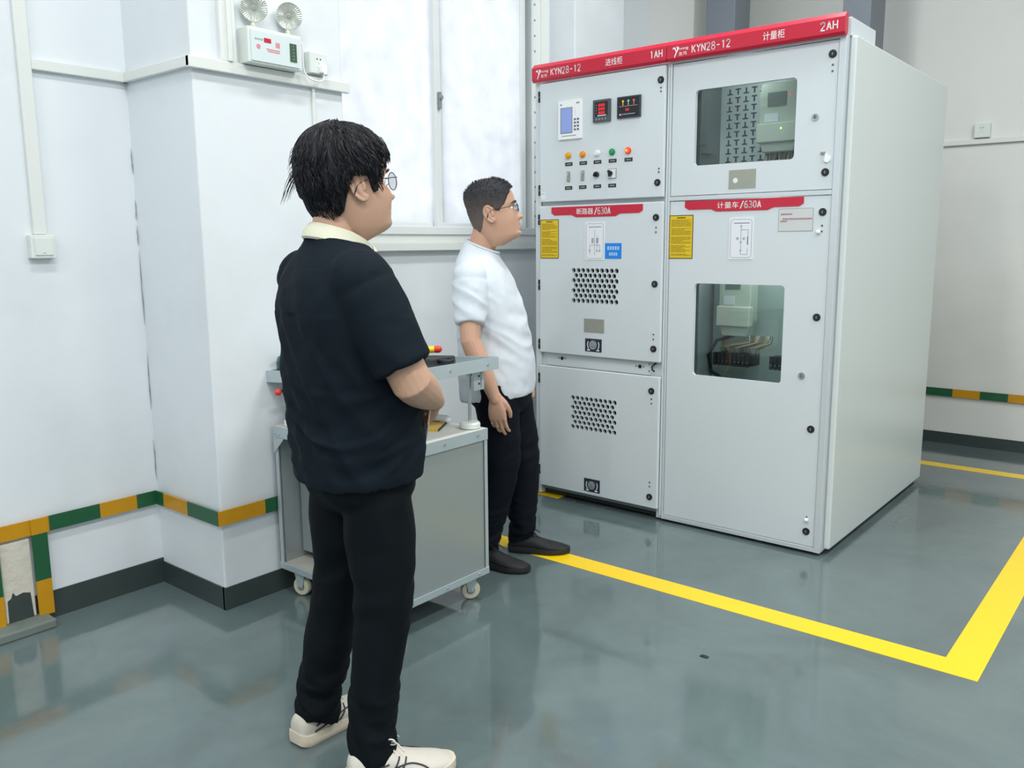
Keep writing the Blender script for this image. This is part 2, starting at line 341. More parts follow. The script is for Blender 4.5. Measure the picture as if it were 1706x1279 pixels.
m = MB(); random.seed(11)
for z0_, z1_ in ((1.70, 1.80), (1.52, 1.60), (1.42, 1.50), (1.10, 1.40), (.75, .98), (.45, .62)):
    pts = [(XL+.0015+random.uniform(0, .003), YC0-.0015-random.uniform(0, .004), z0_+(z1_-z0_)*k/6) for k in range(7)]; m.tube(pts, [.0004, .0012, .0018, .0011, .0016, .0009, .0004], 5)
tag(m.build('plaster_crack', M_GREY), kind='structure')
# ------------------------------------------------------------------ wall devices
FX = Matrix(((0, 1, 0, 0), (1, 0, 0, 0), (0, 0, 1, 0), (0, 0, 0, 1)))     # swaps x and y
def onx(x):   # local (a, out, z): a runs along world +y, "out" negative = towards +x, placed on plane x
    return Matrix(((0, -1, 0, x), (1, 0, 0, 0), (0, 0, 1, 0), (0, 0, 0, 1)))
def mbx(x): m = MB(); m.M = onx(x); return m
def socket_face(m, a, z, y):     # five pin holes, centred
    m.use(M_BLACK)
    for da in (-.008, .008): m.cyl((a+da, y, z+.016), (a+da, y-.0006, z+.016), .0032, n=8)
    m.use(M_GREY); m.box(a-.001, a+.001, y-.0006, y, z-.004, z+.003)
    m.box(a-.011, a-.006, y-.0006, y, z-.016, z-.0145); m.box(a+.006, a+.011, y-.0006, y, z-.016, z-.0145)
t = thing('emergency_light', 'white twin-head emergency light mounted on the pillar above the trunking ledge', 'emergency light', (XC, -1.705, 2.085))
def E_(x=0): m = MB(); m.M = Matrix.Translation((0, 1.705, -2.085)) @ onx(x); return m
m = E_(); m.use(M_PVC2).box(-1.822, -1.583, -.067, 0, 2.085, 2.213)
m.build('housing', None, t, bevel=.004)
m = E_(); m.use(mat('light_box_face', 'd3e0e0', .4)).box(-1.812, -1.6, -.072, -.067, 2.093, 2.2)
m.use(M_RED).box(-1.757, -1.726, -.0728, -.072, 2.163, 2.179)
m.use(mat('pink_print', 'd98a98', .6))
m.box(-1.706, -1.688, -.0728, -.072, 2.152, 2.17); m.cyl((-1.782, -.072, 2.145), (-1.782, -.073, 2.145), .0085, n=16)
m.box(-1.748, -1.688, -.0728, -.072, 2.139, 2.143); m.box(-1.742, -1.69, -.0728, -.072, 2.132, 2.136)
m.use(M_GREY)
for k in range(4): m.box(-1.795+.009*k, -1.79+.009*k, -.0728, -.072, 2.168, 2.174)
m.build('front_cover', None, t)
m = E_(); m.use(mat('status_panel_green', '3f5a45', .4)).box(-1.643, -1.613, -.0745, -.072, 2.112, 2.178)
m.use(M_GREY)
for k in range(5): m.cyl((-1.628, -.0745, 2.121+.012*k), (-1.628, -.076, 2.121+.012*k), .0028, n=8)
m.build('status_panel', None, t)
M_LAMPG = mat('lamp_reflector', 'c3c8c0', .25, .35)
for y, dn in ((-1.772, 0), (-1.617, .0)):
    h = E_(); q = h.M.copy(); c = q @ Vector((y, -.04, 2.287)); nrm = Vector((.88, -.42, -.14)).normalized(); a = nrm.orthogonal().normalized(); b_ = nrm.cross(a)
    h.M = Matrix.Identity(4); R = []
    for rr, dd in ((.012, -.045), (.036, -.03), (.049, -.005), (.051, .006), (.048, .010)):
        R.append([c+nrm*dd+(a*math.cos(2*PI*j/32)+b_*math.sin(2*PI*j/32))*rr for j in range(32)])
    h.use(M_PVC2).rings(R, True, False)
    h.use(M_LAMPG)
    R = [[c+nrm*(.009 if j % 2 else .0075)*1.0+(a*math.cos(2*PI*j/72)+b_*math.sin(2*PI*j/72))*rr-nrm*(.048-rr)*.25 for j in range(72)] for rr in (.048, .03, .009)]
    h.rings(R, False, True)
    h = h.build('lamp_head', None, t, smooth=35)
    k = MB(); k.use(M_CHROME).ball(c+nrm*.004, .0065, 10); k.build('bulb', None, h)
    s_ = MB(); s_.use(mat('lamp_neck', 'c9cbb8', .5)); base = q @ Vector((y-.003, -.035, 2.213)); s_.cyl(base, base+Vector((0, 0, .012)), .011); s_.cyl(base+Vector((0, 0, .01)), c-nrm*.025, .0085); s_.build('lamp_neck', None, h, smooth=35)
m = E_(); P = [(-1.583, -.03, 2.195), (-1.565, -.032, 2.203), (-1.552, -.034, 2.185), (-1.556, -.036, 2.14), (-1.553, -.04, 2.09), (-1.532, -.05, 2.066), (-1.49, -.052, 2.062), (-1.468, -.05, 2.075), (-1.464, -.047, 2.10)]
m.use(M_WHITE)
Q = []
for i in range(len(P)-1):
    p0, p1, p2_, p3 = [Vector(P[max(0, min(len(P)-1, i+k))]) for k in (-1, 0, 1, 2)]
    for s_ in range(5):
        tt = s_/5; Q.append(.5*((2*p1)+(p2_-p0)*tt+(2*p0-5*p1+4*p2_-p3)*tt*tt+(3*p1-p0-3*p2_+p3)*tt**3))
Q.append(Vector(P[-1])); m.tube(Q, .003, 8); m.build('power_cord', None, t, smooth='all')
m = E_(); m.use(M_WHITE).box(-1.477, -1.451, -.055, -.032, 2.098, 2.128); m.box(-1.471, -1.457, -.06, -.05, 2.09, 2.105); m.build('plug', None, t, bevel=.004)

def socket(name, label, M, a0, a1, z0, z1, d, cat='socket', sw=False):
    m = MB(); m.M = M; m.use(M_PVC2).box(a0, a1, -d, 0, z0, z1)
    o = m.build(name, None, None, bevel=.003); tag(o, label, cat)
    f = MB(); f.M = M
    if sw:
        f.use(M_PVC2).box(a0+.012, a1-.012, -d-.0045, -d, z0+.012, z1-.012); f.use(M_GREY).box((a0+a1)/2-.006, (a0+a1)/2+.006, -d-.005, -d-.0044, z0+.018, z0+.020)
        f.build('rocker', None, o, bevel=.001)
    else:
        f.use(M_PVC2).box(a0+.003, a1-.003, -d-.002, -d, z0+.003, z1-.003); socket_face(f, (a0+a1)/2, (z0+z1)/2, -d-.002); f.build('face_plate', None, o)
    return o
socket('wall_socket', 'white wall socket with a plug beside the emergency light', onx(XC), -1.522, -1.432, 2.094, 2.176, .032)
socket('wall_socket', 'white wall socket above the trunking on the far wall, right of the cabinets', Matrix.Translation((0, YF, 0)), 1.578, 1.672, 2.0862+.004, 2.185, .035)
socket('light_switch', 'white square light switch at the foot of the vertical duct on the left wall', onx(XL), -2.436, -2.35, 1.377, 1.462, .035, 'switch', True)

# ------------------------------------------------------------------ switchgear cabinets
def disc(m, x, z, y, ra, d, n=20): m.cyl((x, y, z), (x, y-d, z), ra, n=n)
def lock(parent, x, z, y, chrome=False):
    m = MB()
    if chrome:
        m.use(M_CHROME); disc(m, x, z, y, .015, .006); m.use(M_GREY); disc(m, x, z, y-.006, .010, .002); m.use(M_BLACK).box(x-.0015, x+.0015, y-.0086, y-.008, z-.006, z+.006)
    else:
        m.use(M_BLACK); disc(m, x, z, y, .0165, .005); m.use(M_BLACKM); disc(m, x, z, y-.005, .012, .003); m.use(M_GREY).box(x-.002, x+.002, y-.0086, y-.008, z-.005, z+.005)
    tag(m.build('lock', None, parent, smooth=35), 'chrome lock barrel' if chrome else 'black round door lock')
def screws(par, x, zs, y):
    for z in zs: m = MB(); m.use(M_GREY); disc(m, x, z, y, .005, .002, 10); m.use(M_BLACK); disc(m, x, z, y-.002, .0025, .0006, 8); m.build('screw', None, par)
def hinge(parent, x, z, y):
    m = MB(); m.use(M_BLACK).box(x-.008, x+.004, y-.014, y+.02, z-.028, z-.001).box(x-.008, x+.004, y-.014, y+.02, z+.001, z+.028); m.build('hinge', None, parent, bevel=.002)
def yellow_notice(parent, x0, x1, z0, z1, y):
    m = MB(); m.use(M_DKYEL).box(x0, x1, y-.0010, y, z0, z1); m.use(M_STICKY).box(x0+.004, x1-.004, y-.0014, y-.0009, z0+.004, z1-.004)
    w_ = x1-x0; m.use(M_DKYEL).box(x0+w_*.32, x0+w_*.68, y-.0018, y-.0013, z1-.015, z1-.010)
    m.use(M_INKY); z = z1-.022; k = 0
    while z > z0+.012:
        if k % 7 != 6:
            a = x0+.011; last = x1-.011-(random.random()*.05 if random.random() < .35 else 0)
            while a < last:
                b_ = min(a+random.uniform(.010, .035), last); m.box(a, b_, y-.0018, y-.0013, z-.0025, z); a = b_+.002
        z -= .0058; k += 1
    m.build('warning_notice', None, parent)
def line(m, pts, wd_, y):
    for (a, b_), (c, d) in zip(pts, pts[1:]):
        L_ = math.hypot(c-a, d-b_) or 1; nx, nz = -(d-b_)/L_*wd_/2, (c-a)/L_*wd_/2
        m.add([(a+nx, y, b_+nz), (a-nx, y, b_-nz), (c-nx, y, d-nz), (c+nx, y, d+nz)], [(0, 1, 2, 3)])
def circuit_sheet(parent, x0, x1, z0, z1, y, kind):
    m = MB(); m.use(M_PAPER).box(x0, x1, y-.0025, y, z0, z1); m.use(M_INK); yy = y-.0032; W_, H_ = x1-x0, z1-z0
    P = rrect(x0+.008, x1-.008, z0+.008, z1-.008, .014); line(m, P+[P[0]], .0011, yy)
    def X(a): return x0+a*W_
    def Z(a): return z0+a*H_
    line(m, [(X(.2), Z(.87)), (X(.84), Z(.87))], .0026, yy)
    if kind == 1:
        line(m, [(X(.5), Z(.8)), (X(.5), Z(.12))], .0014, yy); line(m, [(X(.26), Z(.15)), (X(.26), Z(.39)), (X(.76), Z(.39)), (X(.76), Z(.2))], .0014, yy); line(m, [(X(.62), Z(.66)), (X(.62), Z(.2))], .0011, yy)
        for cx in (.4, .64):
            for k in range(4): line(m, [(X(cx-.06), Z(.58-.035*k)), (X(cx+.06), Z(.565-.035*k)), (X(cx-.06), Z(.55-.035*k))], .0014, yy)
        for cx in (.26, .62, .76): line(m, [(X(cx-.04), Z(.24)), (X(cx+.04), Z(.24))], .003, yy)
    else:
        line(m, [(X(.5), Z(.84)), (X(.5), Z(.12)), (X(.78), Z(.12)), (X(.78), Z(.26))], .0014, yy); line(m, [(X(.5), Z(.71)), (X(.79), Z(.71)), (X(.79), Z(.55))], .0014, yy)
        line(m, [(X(.78), Z(.35)), (X(.78), Z(.55))], .004, yy)
        for cx in (.36, .62): line(m, [(X(cx-.05), Z(.5)), (X(cx), Z(.53)), (X(cx+.05), Z(.5)), (X(cx), Z(.47)), (X(cx-.05), Z(.5))], .002, yy)
        for cz in (.78, .4, .2): line(m, [(X(.46), Z(cz+.02)), (X(.5), Z(cz)), (X(.54), Z(cz+.02))], .0018, yy)
    m.build('circuit_diagram', None, parent)
def interlock_plate(parent, x0, x1, z0, z1, y):
    m = MB(); m.use(mat('navy_plate', '232c42', .4)).box(x0, x1, y-.002, y, z0, z1)
    cx, cz = (x0+x1)/2, (z0+z1)/2+.002; m.use(M_CHROME); disc(m, cx, cz, y-.002, .024, .004, 24); m.use(M_GREY); disc(m, cx, cz, y-.006, .018, .001, 24); m.use(M_CHROME); disc(m, cx, cz, y-.007, .009, .003, 12)
    m.use(M_WHITE)
    for sgn in (-1, 1):
        P = [(cx+sgn*.036*math.cos(a), cz+.036*math.sin(a)) for a in [math.radians(d) for d in range(-38, 39, 11)]]; line(m, P, .005, y-.0026)
        line(m, [(cx+sgn*.024, cz-.03), (cx+sgn*.031, cz-.02)], .004, y-.0026)
    m.box(x0+.014, x0+.032, y-.0026, y-.002, z0+.005, z0+.012); m.box(x1-.032, x1-.014, y-.0026, y-.002, z0+.005, z0+.012)
    m.build('interlock_plate', None, parent, smooth=35)
GL = {'K': [[(0, 0), (0, 6)], [(4, 6), (0, 2.4)], [(1.2, 3.4), (4, 0)]], 'Y': [[(0, 6), (2, 3), (4, 6)], [(2, 3), (2, 0)]], 'N': [[(0, 0), (0, 6), (4, 0), (4, 6)]], '-': [[(.4, 3), (3.6, 3)]], '1': [[(1, 4.9), (2.3, 6), (2.3, 0)]], '/': [[(0, -.6), (4, 6.4)]],
 '2': [[(0, 4.7), (.5, 5.7), (1.6, 6), (3, 5.8), (3.8, 4.9), (3.7, 3.9), (2.6, 2.6), (0, 0), (4, 0)]], 'A': [[(0, 0), (2, 6), (4, 0)], [(.7, 2), (3.3, 2)]], 'H': [[(0, 0), (0, 6)], [(4, 0), (4, 6)], [(0, 3), (4, 3)]],
 '8': [[(2, 3.2), (.6, 3.8), (.4, 5), (1.2, 6), (2.8, 6), (3.6, 5), (3.4, 3.8), (2, 3.2), (.4, 2.5), (0, 1.3), (1, 0), (3, 0), (4, 1.3), (3.6, 2.5), (2, 3.2)]], '6': [[(3.4, 5.6), (2, 6), (.6, 5), (0, 3), (0, 1.5), (1, 0), (3, 0), (4, 1.5), (3.6, 3), (2, 3.6), (.3, 2.6)]],
 '3': [[(.2, 5.6), (1.5, 6), (3.2, 5.6), (3.5, 4.4), (2.6, 3.3), (1.4, 3.2)], [(2.6, 3.3), (3.8, 2.4), (3.8, 1), (2.6, 0), (1.2, 0), (0, .7)]], '0': [[(2, 6), (.6, 5.2), (0, 3), (.6, .8), (2, 0), (3.4, .8), (4, 3), (3.4, 5.2), (2, 6)]]}
def stroke_text(m, body, x0, x1, z0, z1, y, wd_):
    n = len(body); cw = (x1-x0)/(n*1.45-.45)
    for i, ch in enumerate(body):
        for pl in GL[ch]:
            P = [(x0+i*cw*1.45+px_/4*cw, z0+pz/6*(z1-z0)) for px_, pz in pl]; line(m, P, wd_, y)
            for q in P[1:-1]: m.add([(q[0]+wd_/2*math.cos(a*PI/4), y, q[1]+wd_/2*math.sin(a*PI/4)) for a in range(8)], [tuple(range(8))])
def red_plate(parent, x0, x1, z0, z1, y, cn, tx0, tx1):
    s1, s2 = (x1-x0)*.235, (x1-x0)*.035; zm = z0+(z1-z0)*.30
    m = MB(); m.use(M_RED).prism([(x0, z1), (x0, zm+.008), (x0+s2, zm-.004), (x0+s1, zm-.004), (x0+s1+.028, z0), (x1-s1-.028, z0), (x1-s1, zm-.004), (x1-s2, zm-.004), (x1, zm+.008), (x1, z1)], y-.003, y)
    m.use(M_WHITE).text(cn, tx0, tx0+(tx1-tx0)*.50, z0+.013, z1-.010, y-.0036); stroke_text(m, '/630A', tx0+(tx1-tx0)*.54, tx1, z0+.013, z1-.010, y-.0036, .0046)
    m.build('name_plate', None, parent)
def header(parent, x0, x1, cn, cx0, cx1, no, nx0, nx1, kx0, kx1, lx):
    prof = [(-.012, 2.262), (-.04, 2.256), (-.052, 2.268), (-.052, 2.328), (-.03, 2.349), (-.012, 2.349)]
    m = MB(); m.use(M_RED); m.rings([[(x, a, b_) for a, b_ in prof] for x in (x0, x1)])
    h = m.build('header_panel', None, parent, bevel=.002)
    y = -.0526
    t_ = MB(); t_.use(M_WHITE); stroke_text(t_, 'KYN28-12', kx0, kx1, 2.280, 2.312, y, .0042); t_.build('model_lettering', None, h)
    t_ = MB(); t_.use(M_WHITE).text(cn, cx0, cx1, 2.281, 2.316, y); t_.build('name_lettering', None, h)
    t_ = MB(); t_.use(M_WHITE); stroke_text(t_, no, nx0, nx1, 2.283, 2.315, y, .0046); t_.build('number_lettering', None, h)
    t_ = MB(); t_.use(M_WHITE)
    t_.text('hong', lx+.032, lx+.082, 2.296, 2.313, y); t_.text('友鸿', lx+.033, lx+.073, 2.275, 2.292, y)
    # leaf-like Y emblem
    t_.add([(lx, y, 2.305), (lx+.004, y, 2.316), (lx+.014, y, 2.314), (lx+.020, y, 2.298), (lx+.018, y, 2.293), (lx+.012, y, 2.306), (lx+.006, y, 2.309)], [(0, 6, 5, 4, 3, 2, 1)])
    t_.add([(lx+.020, y, 2.318), (lx+.031, y, 2.315), (lx+.030, y, 2.303), (lx+.018, y, 2.281), (lx+.011, y, 2.266), (lx+.010, y, 2.276), (lx+.018, y, 2.293), (lx+.024, y, 2.306)], [(0, 7, 6, 5, 4, 3, 2, 1)])
    t_.build('maker_emblem', None, h)

c1 = thing('switchgear_cabinet', 'grey high-voltage switchgear cabinet with instruments and indicator lamps, marked 1AH', 'cabinet', (0, 0, 0), 0, 'switchgear cabinets')
m = MB(); D = 1.576
m.use(M_CAB).box(0, .036, -.012, D, .012, 2.262); m.box(.776, .809, .0, D, .012, 2.262); m.box(.036, .776, D-.02, D, .012, 2.262); m.box(.036, .776, 0, D, 2.235, 2.262)
m.box(.036, .776, .0, .03, 1.60, 1.645); m.box(.036, .776, .004, .03, .745, .83); m.box(.07, .73, -.004, .004, .752, .824); m.box(.036, .776, 0, .03, 2.2, 2.236)
m.use(mat('inner_shade', '46544e', .6)).box(.036, .776, .28, .3, .06, 2.235); m.use(M_IN); m.box(.036, .776, .0, D, .04, .062)  # dark sheet stands in for the shaded interior behind the vent holes
m.use(M_GAP).box(.04, .776, .02, .05, .012, .06)
m.use(M_CAB).box(.798, .809, -.012, 0, .03, 2.26)
for x, z in ((.175, .797), (.668, .794)):
    m.use(M_BLACK); disc(m, x, z, -.004, .010, .004, 14); m.use(M_GREY); disc(m, x-.022, z, -.004, .005, .003, 10); disc(m, x+.022, z, -.004, .005, .003, 10)
for z in (.775, .81): m.use(M_GREY); disc(m, .722, z, -.004, .005, .003, 10)
m.build('body', None, c1, bevel=.0025)
m = MB(); m.use(M_BLACK).tube([(.757, .01, .818), (.755, -.012, .812), (.745, -.018, .80), (.748, -.018, .785), (.757, -.012, .775)], .004, 8); m.build('hook', None, c1, smooth='all')
B(.01, .80, .02, .34, 2.263, 2.338).build('top_box', M_CAB, c1, bevel=.003)
header(c1, .006, .808, '进线柜', .47, .568, '1AH', .722, .787, .133, .319, .034)
# upper instrument door
DT, DF = -.03, -.032+.0
def door(parent, x0, x1, z0, z1, y0, y1): return B(x0, x1, y0, y1, z0, z1).build('door', M_CAB, parent, bevel=.004, seg=3)
Y = -.034
d1 = door(c1, .045, .797, 1.638, 2.248, Y, -.013)
m = MB(); m.use(M_WHITE).box(.176, .321, Y-.012, Y, 1.951, 2.144)
m.use(mat('lcd_screen', '8c9fd6', .25, emit='7f93d8', es=.15)).box(.195, .262, Y-.0135, Y-.012, 1.985, 2.105)
m.use(M_GREY).box(.19, .267, Y-.0127, Y-.0119, 1.98, 2.11); m.box(.20, .29, Y-.0128, Y-.012, 1.966, 1.970)
for i in range(4):
    for j in range(2): m.use(mat('key_grey', '5d6a80', .5)).box(.277+.019*j, .289+.019*j, Y-.014, Y-.012, 1.992+.017*i, 2.001+.017*i)
m.use(mat('led_off', 'c9b4a8', .4))
for i in range(4): m.box(.283, .286, Y-.0128, Y-.012, 2.068+.01*i, 2.072+.01*i)
m.use(M_GREY).box(.29, .31, Y-.0128, Y-.012, 2.124, 2.131); m.use(mat('label_blue', '5b7fc0', .4)).box(.188, .2, Y-.0128, Y-.012, 2.122, 2.128)
m.build('protection_relay', None, d1, bevel=.0015)
M_DIG = mat('red_digits', 'c01828', .3, emit='ff2c3a', es=1.0)
m = MB(); m.use(mat('meter_grey', '4c5358', .4)).box(.394, .495, Y-.014, Y, 2.019, 2.127); m.use(M_BLACK).box(.406, .483, Y-.0148, Y-.0139, 2.046, 2.116)
for i in range(3): m.use(M_DIG).text('888', .428, .466, 2.093-.0185*i, 2.107-.0185*i, Y-.0152)
m.use(M_WHITE).box(.422, .475, Y-.0152, Y-.0147, 2.048, 2.052)
for i in range(4): m.use(M_GREY).box(.412+.018*i, .421+.018*i, Y-.0155, Y-.014, 2.029, 2.037)
m.use(M_GREY)
for i in range(4): m.box(.412, .418, Y-.0152, Y-.0147, 2.06+.013*i, 2.064+.013*i)
m.build('power_meter', None, d1, bevel=.001)
m = MB(); m.use(mat('meter_navy', '353b48', .35)).box(.536, .668, Y-.012, Y, 2.025, 2.127); m.use(M_BLACK).box(.542, .662, Y-.0128, Y-.0119, 2.031, 2.121)
for i, c in enumerate(('d9a03a', '7fb59a', 'd05a5a')): m.use(mat('mimic_'+c, c, .4, emit=c, es=.6)); disc(m, .571+.031*i, 2.104, Y-.0128, .0055, .001, 12); m.box(.569+.031*i, .573+.031*i, Y-.0134, Y-.0128, 2.084, 2.098)
m.use(M_GREY).box(.55, .654, Y-.0134, Y-.0128, 2.079, 2.082); m.use(M_DIG).text('88', .586, .606, 2.058, 2.07, Y-.0134); m.use(M_GREY).box(.57, .64, Y-.0134, Y-.0128, 2.040, 2.045)
m.use(M_WHITE).box(.552, .558, Y-.0134, Y-.0128, 2.038, 2.046); m.use(mat('led_pink', 'd46a7c', .4)).box(.562, .567, Y-.0134, Y-.0128, 2.038, 2.046)
m.build('status_indicator', None, d1, bevel=.001)
def name_strip(m, x, z): m.use(M_BLACKM).box(x-.023, x+.023, Y-.0015, Y, z-.009, z+.009); m.use(M_GREY).box(x-.014, x+.014, Y-.0018, Y-.0014, z-.003, z+.003)
for (x, col, emc, es, lb) in ((.235, 'e6a31e', None, 0, 'amber indicator lamp'), (.326, 'ee8f1c', None, 0, 'orange indicator lamp'), (.416, 'e9eeec', None, 0, 'white indicator lamp'), (.505, '1f9a58', None, 0, 'green indicator lamp'), (.598, 'e8482a', 'ff5a2a', .8, 'lit red indicator lamp')):
    m = MB(); m.use(mat('lamp_rim_'+col, col, .35)); disc(m, x, 1.869, Y, .0165, .008); m.use(mat('lamp_'+col, col, .2, emit=emc, es=es)); m.cyl((x, Y-.008, 1.869), (x, Y-.018, 1.869), .0125, .0105, n=20)
    if emc: m.use(mat('lamp_core', 'f8a83a', .3, emit='ffb040', es=1.0)); disc(m, x, 1.869, Y-.018, .006, .0012, 14)
    tag(m.build('indicator_lamp', None, d1, smooth=35), lb)
for x, z in [(v, 1.826) for v in (.237, .328, .416, .507, .600)]+[(v, 1.705) for v in (.236, .326, .416, .506)]: m = MB(); name_strip(m, x, z); m.build('name_strip', None, d1)
m = MB(); m.use(M_PAPER).box(.055, .083, Y-.001, Y, 1.652, 1.69); m.use(M_GREY).box(.057, .08, Y-.0016, Y-.001, 1.68, 1.682); m.build('white_sticker', None, d1)
screws(d1, .775, (2.13, 2.147), Y); screws(d1, .772, (1.756, 1.772), Y)
for x in (.235, .325):
    m = MB(); m.use(M_PLATE).box(x-.011, x+.011, Y-.002, Y, 1.737, 1.79); m.use(M_CHROME).box(x-.004, x+.008, Y-.012, Y-.002, 1.775, 1.783); m.tube([(x+.004, Y-.01, 1.778), (x+.006, Y-.016, 1.768), (x-.001, Y-.016, 1.755), (x+.003, Y-.01, 1.745)], .003, 8); m.use(M_PLATE).box(x-.006, x+.009, Y-.006, Y-.002, 1.738, 1.743)
    tag(m.build('toggle_link', None, d1), 'metal test link')
m = MB(); m.use(M_CHROME); disc(m, .413, 1.764, Y, .0165, .004); m.use(M_BLACK); disc(m, .413, 1.764, Y-.004, .013, .012); m.M = Matrix.Translation((.413, 0, 1.764)) @ Matrix.Rotation(.7, 4, 'Y'); m.box(-.004, .004, Y-.024, Y-.014, -.012, .012)
tag(m.build('selector_switch', None, d1, smooth=35), 'small round rotary switch')
m = MB(); m.use(M_GREY).box(.482, .530, Y-.004, Y, 1.739, 1.788); m.use(M_PAPER).box(.485, .5275, Y-.0048, Y-.0039, 1.742, 1.785); m.use(M_BLACK).box(.487, .493, Y-.0056, Y-.0048, 1.75, 1.78); disc(m, .5, 1.765, Y-.0048, .011, .012); m.M = Matrix.Translation((.5, 0, 1.765)) @ Matrix.Rotation(-.25, 4, 'Y'); m.box(-.005, .005, Y-.027, Y-.014, -.017, .014)
tag(m.build('selector_switch', None, d1, smooth=35), 'rotary switch on a square silver plate')
lock(d1, .774, 2.183, Y); lock(d1, .766, 1.707, Y); hinge(d1, .045, 2.183, Y+.01); hinge(d1, .045, 1.70, Y+.01)
# circuit breaker door
def holes(x0, x1, z0, z1, rows=7, cols=10, ra=.0130):
    c = MB()
    for r_ in range(rows):
        n = cols if r_ % 2 == 0 else cols-1
        for k in range(n):
            x = x0+(x1-x0)*(k+(0 if r_ % 2 == 0 else .5))/(cols-1); z = z1-(z1-z0)*r_/(rows-1)
            c.cyl((x, -.06, z), (x, .0, z), ra, n=14)
    return c
d2 = door(c1, .043, .798, .826, 1.616, Y, -.013); cut(bake(d2), holes(.27, .537, 1.118, 1.277))
red_plate(d2, .125, .687, 1.553, 1.608, Y, '断路器', .29, .497)
yellow_notice(d2, .05, .172, 1.338, 1.545, Y); circuit_sheet(d2, .343, .465, 1.333, 1.526, Y, 1)
m = MB(); m.use(mat('blue_sticker', '1d86e6', .45)).box(.467, .566, Y-.0012, Y, 1.339, 1.418); m.use(mat('sticker_print', 'a9d4f5', .5))
for i in range(5): m.box(.482+.015*i, .492+.015*i, Y-.0018, Y-.0012, 1.384, 1.402)
for i in range(4): m.box(.493+.013*i, .502+.013*i, Y-.0018, Y-.0012, 1.355, 1.371)
m.build('blue_sticker', None, d2)
B(.34, .466, Y-.002, Y, .954, 1.026).build('rating_plate', M_PLATE, d2); interlock_plate(d2, .348, .452, .852, .921, Y)
for z in (1.541, 1.217, .894): lock(d2, .762, z, Y)
screws(d2, .763, (1.470, 1.492), Y); screws(d2, .76, (.942, .966), Y)
for z in (1.545, 1.195, .87): hinge(d2, .042, z, Y+.01)
# lower door
d3 = door(c1, .041, .797, .066, .752, Y, -.013); cut(bake(d3), holes(.267, .535, .432, .592))
interlock_plate(d3, .347, .449, .085, .157, Y); lock(d3, .755, .679, Y); lock(d3, .755, .125, Y); hinge(d3, .041, .68, Y+.01); hinge(d3, .041, .155, Y+.01)
screws(d3, .756, (.615, .638), Y); screws(d3, .754, (.18, .202), Y)

# second cabinet
c2 = thing('switchgear_cabinet', 'grey high-voltage metering cabinet with two glazed windows, marked 2AH', 'cabinet', (.81, 0, 0), 0, 'switchgear cabinets')
OF = Matrix.Translation((-.81, 0, 0))
_MB = MB
def MB():
    m = _MB(); m.M = OF; return m
def B(*a): return MB().box(*a)
def cut2(o, c):
    return cut(o, c)
m = MB(); m.use(M_FRAME)
for a in ((.811, .822, -.014, .03, .015, 2.262), (1.602, 1.631, -.014, .03, .015, 2.262), (.822, 1.602, -.014, .03, 2.252, 2.262), (.822, 1.602, -.012, .03, 1.617, 1.637), (.822, 1.602, -.012, .03, .015, .036)): m.box(*a)
m.use(M_CAB).box(.811, .816, .03, D, .02, 2.262); m.box(1.612, 1.634, .03, D, .02, 2.255); m.box(.816, 1.612, D-.02, D, .02, 2.262); m.box(.816, 1.612, .03, D, 2.245, 2.262); m.use(M_GAP).box(.82, 1.63, .03, D, .0, .02)
m.use(M_IN).box(.816, 1.612, .03, D-.02, .05, .07); m.box(.816, 1.612, .03, .42, 1.60, 1.62); m.box(.816, 1.612, .42, .44, 1.62, 2.245)
m.build('body', None, c2, bevel=.002)
B(1.6345, 1.662, .022, D, .03, 2.262).build('side_cover', M_CABSIDE, c2, bevel=.008, seg=3)
B(.812, 1.637, .02, .34, 2.263, 2.338).build('top_box', M_CAB, c2, bevel=.003)
OFs = OF
_hd = header
def header2():
    prof = [(-.012, 2.262), (-.04, 2.256), (-.052, 2.268), (-.052, 2.328), (-.03, 2.349), (-.012, 2.349)]
header(c2, .811, 1.634, '计量柜', 1.283, 1.38, '2AH', 1.534, 1.603, .943, 1.13, .842)
Y = -.008
def door2(z0, z1, win_):
    o = B(.824, 1.600, Y, .012, z0, z1).build('door', M_CAB, c2, bevel=.002)
    bake(o); c = MB(); c.prism(rrect(*win_, .018), -.05, .05); cut(o, c)
    g = MB(); x0, x1, za, zb = win_; g.box(x0-.01, x1+.01, .0125, .0165, za-.01, zb+.01); g.build('window_glass', M_GLASS, o)
    return o
da = door2(1.640, 2.249, (.945, 1.427, 1.776, 2.119)); db = door2(.038, 1.614, (.965, 1.412, .778, 1.225))
lock(da, 1.575, 2.194, Y); lock(da, 1.568, 1.712, Y); lock(da, 1.514, 1.945, Y, True)
screws(da, 1.577, (2.125, 2.15), Y)
m = MB(); m.use(M_PLATE).box(1.125, 1.256, Y-.0015, Y, 1.660, 1.745); m.use(M_PAPER); disc(m, 1.158, 1.698, Y-.0015, .012, .0008, 14); m.build('rating_plate', None, da)
m = MB(); m.use(M_WHITE); disc(m, 1.574, 1.766, Y, .014, .008); m.use(M_GREY).box(1.545, 1.565, Y-.006, Y, 1.787, 1.797); m.use(M_WHITE).box(1.566, 1.572, Y-.012, Y, 1.755, 1.79); tag(m.build('seal', None, da), 'small white seal beside the lower lock')
red_plate(db, .904, 1.481, 1.561, 1.6135, Y, '计量车', 1.072, 1.285)
yellow_notice(db, .822, .95, 1.341, 1.549, Y); circuit_sheet(db, 1.136, 1.255, 1.34, 1.53, Y, 2)
m = MB(); m.use(M_GREY).box(1.37, 1.526, Y-.001, Y, 1.464, 1.564); m.use(mat('faded_notice', 'cfd3d2', .5)).box(1.372, 1.524, Y-.0014, Y-.0009, 1.466, 1.562); m.use(mat('faded_red', 'a8707c', .6))
